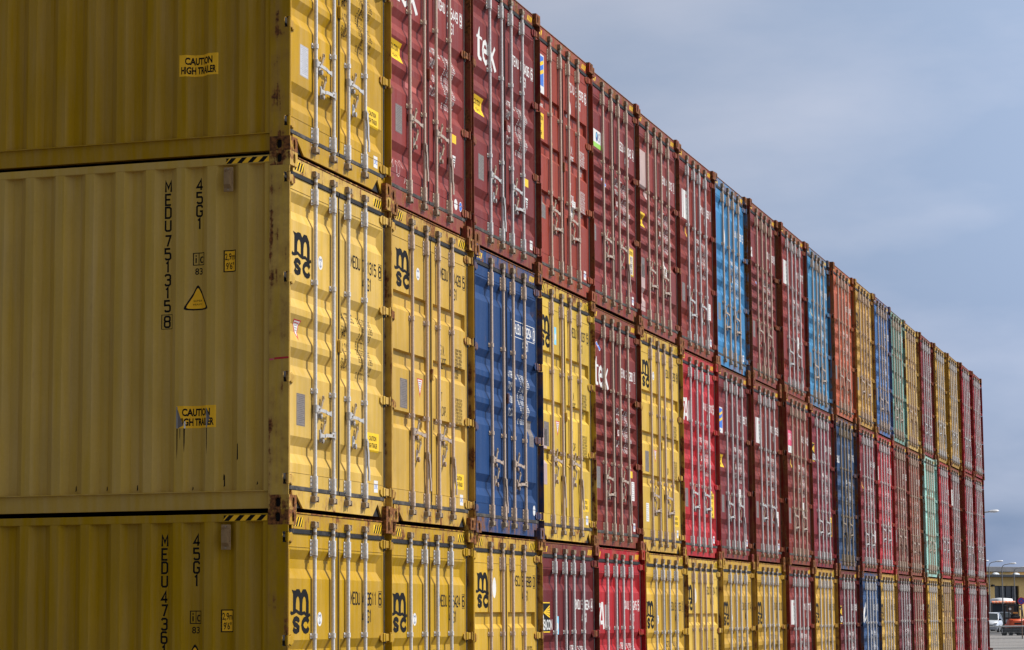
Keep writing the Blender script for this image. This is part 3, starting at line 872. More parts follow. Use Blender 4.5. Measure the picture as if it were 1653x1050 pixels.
def d_caution(kind, typ):
    d = Decal()
    if kind == 'right':
        z = .585
        d.rect(1.905, z, 2.215, z+.165, 'ink_yellow', 0)
        d.font('CAUTION', 2.06, z+.098, .040, 'ink_black', 1, sx=.72, bold=.025, center=True)
        d.font('HIGH TRAILER', 2.06, z+.036, .040, 'ink_black', 1, sx=.62, bold=.025, center=True)
    elif kind == 'rightlow':
        z = .385
        d.rect(1.93, z, 2.215, z+.150, 'ink_yellow', 0)
        d.font('CAUTION', 2.072, z+.090, .038, 'ink_black', 1, sx=.70, bold=.025, center=True)
        d.font('HIGH TRAILER', 2.072, z+.030, .038, 'ink_black', 1, sx=.58, bold=.025, center=True)
    elif kind == 'left':
        z = 1.375
        d.rect(.205, z, .51, z+.190, 'ink_yellow', 0)
        d.font('CAUTION', .357, z+.105, .050, 'ink_black', 1, sx=.64, bold=.025, center=True)
        d.font('HIGH 9\'6"', .357, z+.030, .042, 'ink_black', 1, sx=.64, bold=.01, center=True)
    elif kind == 'tall':
        z = 1.60
        d.rect(.19, z, .43, z+.29, 'ink_yellow', 0)
        for i, t in enumerate(('CAUTION', "9'6''", 'HIGH')):
            d.font(t, .31, z+.21-i*.085, .048, 'ink_black', 1, sx=.6, bold=.025, center=True)
    elif kind == 'talltri':
        d.poly([(.66, 1.60), (.78, 1.60), (.70, 1.82)], 'ink_yellow', 0); d.line([(.68, 1.62), (.75, 1.62), (.70, 1.76), (.68, 1.62)], .006, 'ink_black', 1)
    elif kind == 'bigright':
        z = .60
        d.rect(1.93, z, 2.20, z+.36, 'ink_yellow', 0); d.frame(1.935, z+.005, 2.195, z+.355, .006, 'ink_black', 1)
        for i, t in enumerate(('CAUTION', "9'6''", 'HIGH', '2,9m')):
            d.font(t, 2.065, z+.275-i*.082, .045, 'ink_black', 1, sx=.62, bold=.025, center=True)
    return d.on_door('warning_sticker', typ)

def d_tri(typ, x, z, s=.17):
    d = Decal()
    d.poly([(x, z+s), (x+s*.95, z+s), (x+s*.475, z)], 'ink_red', 0)
    d.poly([(x+.018, z+s-.010), (x+s*.95-.018, z+s-.010), (x+s*.475, z+.030)], 'ink_white', 1)
    for i in range(4):
        q = z+s-.030-i*.020; k = .044-i*.008
        d.rect(x+s*.475-k, q, x+s*.475+k, q+.008, 'ink_red' if i == 0 else 'ink_grey', 2)
    return d.on_door('warning_sticker', typ)
def d_round(typ, x, z, ra=.052, rb=.058, kind='anchor'):
    d = Decal(); d.ell(x, z, ra, rb, 'ink_white', 0)
    if kind == 'anchor':
        d.line([(x-.022, z+.012), (x-.022, z+.036), (x, z+.022), (x+.022, z+.036), (x+.022, z+.012)], .007, 'ink_navy', 1)
        d.rect(x-.003, z-.036, x+.003, z+.008, 'ink_navy', 1); d.line([(x-.02, z-.02), (x-.012, z-.034), (x+.012, z-.034), (x+.02, z-.02)], .006, 'ink_navy', 2)
    elif kind == 'blue':
        d.ell(x, z, ra*.85, rb*.85, 'ink_blue', 1); d.line([(x-.02, z), (x+.02, z+.01)], .012, 'ink_white', 2)
    return d.on_door('round_sticker', typ)
def d_small(typ, x, z, kind):
    d = Decal()
    if kind == 'cmc':
        d.rect(x, z, x+.100, z+.105, 'ink_white', 0); d.text('CMC', x+.014, z+.034, .036, 'ink_blue', 1, .55)
    elif kind == 'yellow':
        d.rect(x, z, x+.13, z+.085, 'ink_yellow', 0)
    elif kind == 'paper':
        d.rect(x, z, x+.15, z+.24, 'ink_white', 0)
        for i in range(8): d.rect(x+.015, z+.215-i*.027, x+.135-.03*(i % 3 == 1), z+.222-i*.027, 'ink_grey', 1)
    elif kind == 'cyan':
        d.rect(x, z, x+.085, z+.20, 'ink_cyan', 0); d.ell(x+.04, z+.09, .026, .04, 'ink_white', 1, 12)
    elif kind == 'whitesq':
        d.rect(x, z, x+.10, z+.10, 'ink_white', 0); d.frame(x+.02, z+.02, x+.08, z+.08, .008, 'ink_grey', 1)
    elif kind == 'white_tri':
        d.poly([(x, z+.13), (x+.10, z+.13), (x+.06, z)], 'ink_white', 0)
        for i in range(3): d.rect(x+.025+i*.008, z+.095-i*.024, x+.085-i*.008, z+.107-i*.024, 'ink_black', 1)
    elif kind == 'patch':
        d.rect(x, z, x+.28, z+.62, 'faded_patch', 0)
    return d.on_door('sticker', typ)

def side_decals(parent, col, number, streaks, caution=True, zc=.672):
    mk = []
    d = Decal()
    zz = 2.617
    ys = -1.092
    seq = number
    z = zz
    for ch in seq:
        if ch == ' ': z -= .022; continue
        if ch == '[': continue
        d.text(ch, ys-.025, z+.004, .087, 'ink_black', 0, .54, sw=1.35); last = z
        z -= .1072
    d.frame(ys-.052, last-.014, ys+.052, last+.108, .005, 'ink_black', 0)
    z = zz
    for ch in '45G1':
        d.text(ch, -.813-.025, z+.004, .087, 'ink_black', 0, .54, sw=1.35); z -= .1072
    # ic mark
    d.frame(-.868, 2.000, -.762, 2.105, .007, 'ink_black', 0); d.rect(-.819, 2.007, -.813, 2.098, 'ink_black', 0)
    d.line([(-.842, 2.020), (-.842, 2.062)], .011, 'ink_black', 0); d.rect(-.8475, 2.073, -.8365, 2.085, 'ink_black', 0)
    d.line([(-.776, 2.060), (-.783, 2.068), (-.797, 2.066), (-.803, 2.045), (-.797, 2.024), (-.783, 2.022), (-.776, 2.030)], .010, 'ink_black', 0)
    d.font('83', -.815, 1.925, .052, 'ink_black', 0, sx=1.0, bold=.015, center=True)
    ob('stencil_lettering', d.on_side('stencil_lettering'), parent)
    d = Decal()
    d.rect(-.597, 1.932, -.483, 2.112, 'ink_black', 0); d.rect(-.588, 1.941, -.492, 2.103, 'ink_orange', 1)
    d.font('2,9m', -.540, 2.032, .054, 'ink_black', 2, sx=.62, bold=.015, center=True)
    d.font("9'6''", -.540, 1.955, .054, 'ink_black', 2, sx=.62, bold=.015, center=True)
    ob('height_sticker', d.on_side('height_sticker'), parent)
    d = Decal()
    def tri(s, lay, mat):
        c = (-.823, 1.705); P = [(-.938, 1.632), (-.708, 1.632), (-.823, 1.852)]
        pts = []
        for i, p in enumerate(P):   # rounded corners
            q0, q1 = P[i-1], P[(i+1) % 3]; r = .12
            pts += [(p[0]+(q0[0]-p[0])*r, p[1]+(q0[1]-p[1])*r), (p[0]+(q0[0]-p[0])*.03+(q1[0]-p[0])*.03, p[1]+(q0[1]-p[1])*.03+(q1[1]-p[1])*.03), (p[0]+(q1[0]-p[0])*r, p[1]+(q1[1]-p[1])*r)]
        d.poly([(c[0]+(p[0]-c[0])*s, c[1]+(p[1]-c[1])*s) for p in pts], mat, lay)
    tri(1.0, 0, 'ink_black'); tri(.82, 1, 'ink_orange')
    d.font('SUPER', -.823, 1.702, .015, 'ink_black', 2, sx=1.15, bold=.01, center=True, spacing=1.15)
    d.font('HEAVY', -.823, 1.672, .015, 'ink_black', 2, sx=1.15, bold=.01, center=True, spacing=1.15)
    ob('weight_warning_sticker', d.on_side('weight_warning_sticker'), parent)
    side_caution(parent, zc, streaks)

def side_caution(parent, zc, streaks):
    d = Decal()
    d.rect(-.985, zc, -.640, zc+.180, 'ink_orange', 0)
    d.font('CAUTION', -.812, zc+.100, .056, 'ink_black', 1, sx=.68, bold=.040, center=True)
    d.font('HIGH TRAILER', -.812, zc+.022, .056, 'ink_black', 1, sx=.60, bold=.040, center=True)
    if streaks:   # the film has torn along the ridges, leaving scraped metal and black runs
        d.poly([(-.985, zc+.176), (-.976, zc+.176), (-.968, zc), (-.985, zc)], 'ink_grey', 2)
        d.poly([(-.976, zc+.160), (-.925, zc+.02), (-.968, zc+.0)], 'plate_metal', 2)
        d.rect(-.918, zc-.002, -.908, zc+.055, 'ink_white', 2)
        d.poly([(-.722, zc+.165), (-.700, zc+.08), (-.716, zc), (-.724, zc)], 'ink_grey', 2)
        d.poly([(-.718, zc+.15), (-.690, zc+.08), (-.712, zc+.03)], 'plate_metal', 3)
    ob('warning_sticker', d.on_side('warning_sticker'), parent)
    if streaks:
        s = Decal()
        for a, l, wd in ((-.982, .26, .010), (-.922, .20, .010), (-.722, .22, .007), (-.955, .10, .006)):
            s.poly([(a, zc-.003), (a+wd, zc-.003), (a+wd*.9, zc-l*.6), (a+wd*.4, zc-l), (a+wd*.15, zc-l*.7)], 'ink_black', 0)
        for a, z, l in ((-.585, .19, .10), (-.59, .245, .05), (-.30, .20, .03), (-.86, .17, .03), (-1.35, .175, .05), (-1.62, .18, .04), (-.455, .40, .14), (-1.9, .18, .05)):
            s.poly([(a, z), (a+.012, z+.01), (a+.010, z+l), (a+.003, z+l*.9)], 'ink_black', 0)
        ob('scrape_marks', s.on_side('scrape_marks'), parent)

def side_hazard(parent):
    d = Decal(); a0, a1, z0, z1 = -.560, -.186, 2.814, 2.858
    d.rect(a0, z0, a1, z1, 'ink_orange', 0)
    n = 4; p = (a1-a0)/n
    for i in range(n):
        q = a0+i*p
        pts = [(q, z0), (q+p*.48, z0), (q+p*.95, z1), (q+p*.47, z1)]
        if i == 0: d.poly([(a0, z1), (a0, z0+.012), (a0+p*.30, z1)], 'ink_black', 1)
        d.poly(pts, 'ink_black', 1)
    ob('hazard_marking', d.on_rail('hazard_marking', .005), parent)

# ------------------------------------------------------------------ the stack
PITCH = 2.464
YO = [.012, .032, .035, .075, .105, .120, .145, .140, .110, .055, .040, -.010, -.050, -.055, -.050, -.030, -.080, -.120, -.145, -.215, -.235]
ZO = [0, -.010, -.028, -.031, -.031, -.042, -.048, -.030, -.024, -.026, -.029, -.028, -.024, -.016, -.010, -.004, 0, 0, 0, 0, 0]
def unblue(c):
    if c[0] > 2.2*c[1] and c[0] > 2*c[2]: return (c[0]*.82, c[1]*.70, c[2]*.48)
    if c[0] > c[1] > 1.6*c[2]: return (c[0], c[1]*.985, c[2]*.90)
    return c
K = 0.80     # visible lit colour -> surface colour
SILVER = lin('b8b5b1', 1.3)+(1,); TAN = lin('b09b88', 1.3)+(1,); OLD = lin('98866c', 1.15)+(1,); PALE = lin('bcb9b5', 1.32)+(1,)
RC = {'s': SILVER, 't': TAN, 'o': OLD, 'p': PALE}
# tier, column: colour, rods, door type, wear, emblem, number, inks, sill, look
S = {}
def add(t, c, col, rods, typ, wear, logo, look, num=None, extra=(), sill=None, handles=0):
    S[(t, c)] = dict(col=col, rods=rods, typ=typ, wear=wear, logo=logo, look=look, num=num, extra=extra,
                     sill=sill or ('tri' if logo and logo.startswith('msc') else 'rect'), handles=handles)
# top tier
add(2, 0, 'c19726', 'p', 'M', .22, 'msc_new', 'mustard yellow container with pale grey plate at the near corner', ('MEDU', '742680', '4'), ('plateL', 'caution_right', 'cmc'), handles=1)
add(2, 1, '9a464c', 't', 'M', .40, 'tex', 'rose red container with chalk scribbles by its lower left rod', ('TGHU', '285449', '9'), ('plate', 'caution_left', 'yellow', 'wtri', 'ovals', 'patchred'), handles=2)
add(2, 2, '87383d', 's', 'M', .34, 'tex', 'dark crimson container with white lettering and yellow sticker', ('TEMU', '170406', '6'), ('plate', 'caution_left', 'yellow', 'wtri', 'whitesq'), handles=3)
add(2, 3, 'a5483c', 't', 'O', .34, 'flag', 'brick orange container with blue and yellow flag sticker', ('FCIU', '822978', '6'), ('plate', 'caution_tall', 'talltri', 'roundw', 'paper', 'cmc'), handles=0)
add(2, 4, '8f3c42', 't', 'S', .34, 'seacom', 'dusty red container with white and green sticker', ('SEGU', '413042', '4'), ('plateL2', 'bigcaution', 'blue', 'paper', 'cmc'), handles=1)
add(2, 5, '94454a', 't', 'S', .38, 'blank', 'faded pinkish red container with pale painted over patch', ('TEMU', '410012', '1'), ('plate', 'caution_left', 'paper', 'patch'), handles=0)
add(2, 6, '8e382f', 's', 'M', .28, 'panel', 'brown red container with white lettered panel and silver rods', ('DRYU', '931062', '1'), ('plate', 'talltri', 'paper', 'cmc'), handles=1)
add(2, 7, '3a82b4', 't', 'M', .42, 'oval', 'bright sky blue container, nearer of the two sky blue ones', ('CLHU', '422630', '5'), ('plate', 'roundw', 'cmc', 'cyan'), handles=0)
add(2, 8, '87383d', 't', 'S', .36, 'letters', 'dark red container with big white letters beside sky blue one', ('CXDU', '220163', '8'), ('plate', 'blue'), handles=2)
add(2, 9, '8e332e', 's', 'M', .30, 'panel', 'russet container with white panel between dark red and sky blue ones', ('DRYU', '910427', '7'), ('paper',), handles=1)
add(2, 10, '3c80aa', 't', 'M', .40, None, 'sky blue container beside the orange one, farther of two', ('CBHU', '902841', '0'), ('plate', 'cyan', 'talltri'), handles=0)
add(2, 11, 'c2664a', 't', 'M', .34, None, 'pale orange container, the only orange one', ('FCIU', '871204', '3'), ('roundw', 'plate'), handles=2)
add(2, 12, 'b98f3c', 't', 'M', .36, 'msc_new', 'ochre yellow container between orange and blue ones', ('MEDU', '812006', '4'), ('plate',), handles=0)
add(2, 13, '3c689f', 't', 'M', .36, None, 'denim blue container between ochre and sea green ones', ('APZU', '480132', '5'), ('yellow', 'plate'), handles=1)
add(2, 14, '6f9c90', 't', 'O', .34, None, 'sea green container beside denim blue one', ('EISU', '980215', '6'), ('plate',), handles=0)
add(2, 15, 'c6a55a', 't', 'O', .30, None, 'pale straw yellow container beside sea green one', ('MSCU', '714402', '1'), ('plate',), handles=2)
add(2, 16, '8c2834', 's', 'M', .24, 'letters', 'deep red container between straw yellow and mustard ones', ('TCNU', '640113', '2'), ('plate', 'yellow'), handles=0)
add(2, 17, 'b48c30', 's', 'M', .24, 'msc_new', 'mustard container beside deep red one, nearer of a pair', ('MEDU', '640418', '9'), ('plate',), handles=1)
add(2, 18, 'b0882f', 's', 'M', .26, 'msc_new', 'mustard container beside crimson one, farther of a pair', ('MEDU', '642115', '3'), ('plate',), handles=0)
add(2, 19, 'a01e30', 's', 'M', .22, 'bar', 'crimson container beside mustard one, last but one', ('CAIU', '912204', '0'), ('yellow',), handles=1)
add(2, 20, 'a12a38', 's', 'M', .22, None, 'crimson container at the far end of the row', ('CAIU', '911730', '8'), ('yellow',), handles=0)
# middle tier
add(1, 0, 'd8b257', 's', 'M', .30, 'msc_new', 'pale yellow container with numbered side, rusty post and black lettering', ('MEDU', '751315', '8'), ('plateM', 'caution_right', 'cmc', 'tri', 'anchor'), handles=1)
add(1, 1, 'cfa749', 't', 'O', .40, 'msc_old', 'pale yellow container with stepped door ridges beside navy one', ('MEDU', '181428', '5'), ('plateO', 'caution_low', 'cmc', 'triO', 'anchorO'), handles=2)
add(1, 2, '1d4070', 't', 'M', .36, None, 'royal blue container standing between two yellow ones', ('HLBU', '149294', '0'), ('plateB', 'roundlow', 'lines'), handles=3)
add(1, 3, 'dab544', 't', 'O', .46, 'msc_old', 'bright yellow container with rust streaks beside royal blue one', ('MEDU', '149037', '5'), ('plateO', 'caution_low', 'cmc', 'triO', 'cyanO', 'patchO'), handles=2)
add(1, 4, '85322f', 't', 'S', .36, 'tex', 'brick red container with white lettering between two yellow ones', ('TEMU', '245280', '1'), ('plate', 'yellow', 'paper', 'cmc', 'blueH'), handles=1)
add(1, 5, 'd4ae45', 't', 'O', .44, 'msc_old', 'yellow container between brick red and bright red ones', ('MEDU', '154290', '8'), ('plateO', 'caution_low', 'cmc', 'triO', 'anchorO', 'whitesqO'), handles=0)
add(1, 6, 'c0202f', 's', 'M', .16, 'cai', 'bright red container with white initials and clean silver rods', ('CAIU', '856210', '5'), ('plate', 'bigcaution', 'yellow', 'cmc'), handles=0)
add(1, 7, '84323a', 's', 'M', .26, 'flag', 'wine red container with blue and yellow flag sticker', ('FCIU', '963280', '7'), ('plate', 'caution_left', 'roundw', 'cmc', 'paper'), handles=1)
add(1, 8, '84332d', 's', 'M', .26, 'panel', 'russet container with tall white panel beside flag stickered one', ('DRYU', '934205', '9'), ('plate', 'cmc', 'paper'), handles=1)
add(1, 9, '8a382f', 't', 'M', .28, 'pink', 'russet container with pink and white sticker', ('CARU', '968741', '2'), ('plate', 'talltri', 'paper'), handles=0)
add(1, 10, '86283a', 's', 'M', .22, 'beacon', 'maroon container with black and yellow beacon sticker', ('BMOU', '455021', '3'), ('anchor', 'bigcaution', 'paper'), handles=0)
add(1, 11, '274468', 'o', 'M', .46, 'ims', 'weathered dark navy container with tan rods and white letters', ('CMAU', '582117', '6'), ('yellow',), handles=3)
add(1, 12, '8c2c36', 's', 'M', .26, 'letters', 'dark red container beside navy one with white letter', ('TRHU', '513906', '4'), ('talltri', 'paper'), handles=0)
add(1, 13, 'ba2231', 's', 'M', .20, 'bar', 'vivid red container beside dark red one with white bar', ('CAIU', '854413', '9'), ('yellow', 'paper'), handles=0)
add(1, 14, '85352f', 't', 'M', .30, None, 'brownish red container beside vivid red one', ('TGHU', '601823', '5'), ('plate',), handles=2)
add(1, 15, '924a3c', 't', 'M', .36, None, 'faded terracotta container beside mint green one', ('TCLU', '812209', '7'), ('plate', 'paper'), handles=1)
add(1, 16, '9fcfc3', 't', 'O', .26, None, 'mint green container, the palest green one', ('CCLU', '700418', '5'), ('plate',), handles=0)
add(1, 17, 'b82434', 's', 'M', .18, None, 'scarlet container just right of mint green one', ('CAIU', '456721', '0'), ('yellow', 'plate'), handles=0)
add(1, 18, '8a352e', 's', 'M', .26, 'panel', 'brownish red container between scarlet and crimson ones', ('DRYU', '915640', '2'), ('plate', 'paper'), handles=1)
add(1, 19, '9c2430', 's', 'M', .22, 'bar', 'crimson container beside brownish red one, last but one', ('CAIU', '912884', '1'), ('yellow',), handles=1)
add(1, 20, '962030', 's', 'M', .22, None, 'deep crimson container at the far end of the row', ('CAIU', '912310', '6'), ('yellow',), handles=0)
# bottom tier
add(0, 0, 'bf961c', 's', 'M', .26, 'msc_new', 'mustard container with numbered shaded side and rusty upper casting', ('MEDU', '473611', '6'), ('plateM', 'caution_right', 'cmc', 'tri', 'anchorC'), handles=1)
add(0, 1, 'c0981f', 's', 'M', .26, 'msc_new', 'mustard container with clean galvanised rods below stepped yellow one', ('MEDU', '616424', '6'), ('plateM', 'caution_right', 'cmc', 'anchorC'), handles=0)
add(0, 2, 'cfa636', 't', 'O', .38, 'msc_old', 'yellow container with tan rods and white oval below royal blue one', ('MSCU', '696898', '0'), ('plateO', 'caution_low', 'cmc', 'ovalO'), handles=2)
add(0, 3, '762830', 's', 'M', .22, 'beacon', 'dark maroon container with yellow ray sticker below yellow one', ('BMOU', '566634', '4'), ('plate', 'paper', 'cyanM'), handles=0)
add(0, 4, 'bc1f2e', 's', 'M', .16, 'cai', 'bright red container with white slanted initials below brick red one', ('CAIU', '845245', '5'), ('plate', 'bigcaution', 'cmc'), handles=0)
add(0, 5, 'cca236', 's', 'M', .26, 'msc_new', 'golden yellow container right of the bright red one', ('MEDU', '875126', '1'), ('plateM', 'anchorC', 'cmc'), handles=1)
add(0, 6, 'dab44c', 't', 'O', .36, 'msc_old', 'pale yellow container with stepped ridges below bright red one', ('MSCU', '702314', '7'), ('plateO', 'ovalO', 'triO'), handles=2)
add(0, 7, 'c49a34', 's', 'M', .26, 'msc_new', 'mustard container below the flag stickered wine red one', ('MEDU', '823017', '4'), ('plateM', 'anchorC'), handles=0)
add(0, 8, 'c0962f', 's', 'M', .26, 'msc_new', 'mustard container next to the lone russet one', ('MEDU', '871420', '2'), ('plateM', 'anchorC'), handles=1)
add(0, 9, '8a332d', 'p', 'M', .24, 'panel', 'russet container with white panel between two mustard ones', ('DRYU', '921177', '3'), ('plate', 'paper'), handles=1)
add(0, 10, 'c0952f', 's', 'M', .26, 'msc_new', 'mustard container between russet and maroon ones', ('MEDU', '891265', '0'), ('plateM', 'anchorC'), handles=0)
add(0, 11, '70222c', 's', 'M', .22, 'beacon', 'dark maroon container with yellow sticker below navy one', ('BMOU', '541209', '8'), ('plate', 'paper'), handles=0)
add(0, 12, '27466f', 's', 'M', .24, 'swoosh', 'mid blue container with white swoosh', ('UETU', '518842', '1'), ('plate', 'paper'), handles=1)
add(0, 13, 'bf9840', 's', 'M', .28, 'msc_new', 'yellow container just right of mid blue one', ('MEDU', '881726', '5'), ('plateM',), handles=0)
add(0, 14, '702634', 's', 'M', .22, None, 'plum red container between yellow and red ones', ('TLLU', '412077', '3'), ('plate',), handles=0)
add(0, 15, '8c2c34', 't', 'M', .32, None, 'red container with tan rods left of the mustard pair', ('GESU', '610922', '0'), ('plate',), handles=1)
add(0, 16, 'c79e38', 's', 'M', .24, 'msc_new', 'golden container below mint green one', ('MEDU', '901263', '2'), ('plateM',), handles=0)
add(0, 17, 'b99650', 't', 'O', .32, 'msc_old', 'dull yellow container below scarlet one with stepped ridges', ('MSCU', '721630', '8'), ('plateO',), handles=0)
add(0, 18, 'a4222f', 's', 'M', .18, 'bar', 'red container right of dull yellow one', ('CAIU', '882104', '7'), ('yellow',), handles=0)
add(0, 19, '9a2430', 's', 'M', .2, None, 'red container between two other reds, last but one', ('CAIU', '913662', '4'), ('yellow',), handles=1)
add(0, 20, '942230', 's', 'M', .2, None, 'dark crimson container at the far end of the row', ('CAIU', '910018', '9'), ('yellow',), handles=0)

ORD = ('first', 'second', 'third', 'fourth', 'fifth', 'sixth', 'seventh', 'eighth', 'ninth', 'tenth', 'eleventh', 'twelfth', 'thirteenth',
       'fourteenth', 'fifteenth', 'sixteenth', 'seventeenth', 'eighteenth', 'nineteenth', 'twentieth', 'last')
TIER = ('bottom tier', 'middle tier', 'top tier')
POLES = (2.58, 1.93, 1.03)

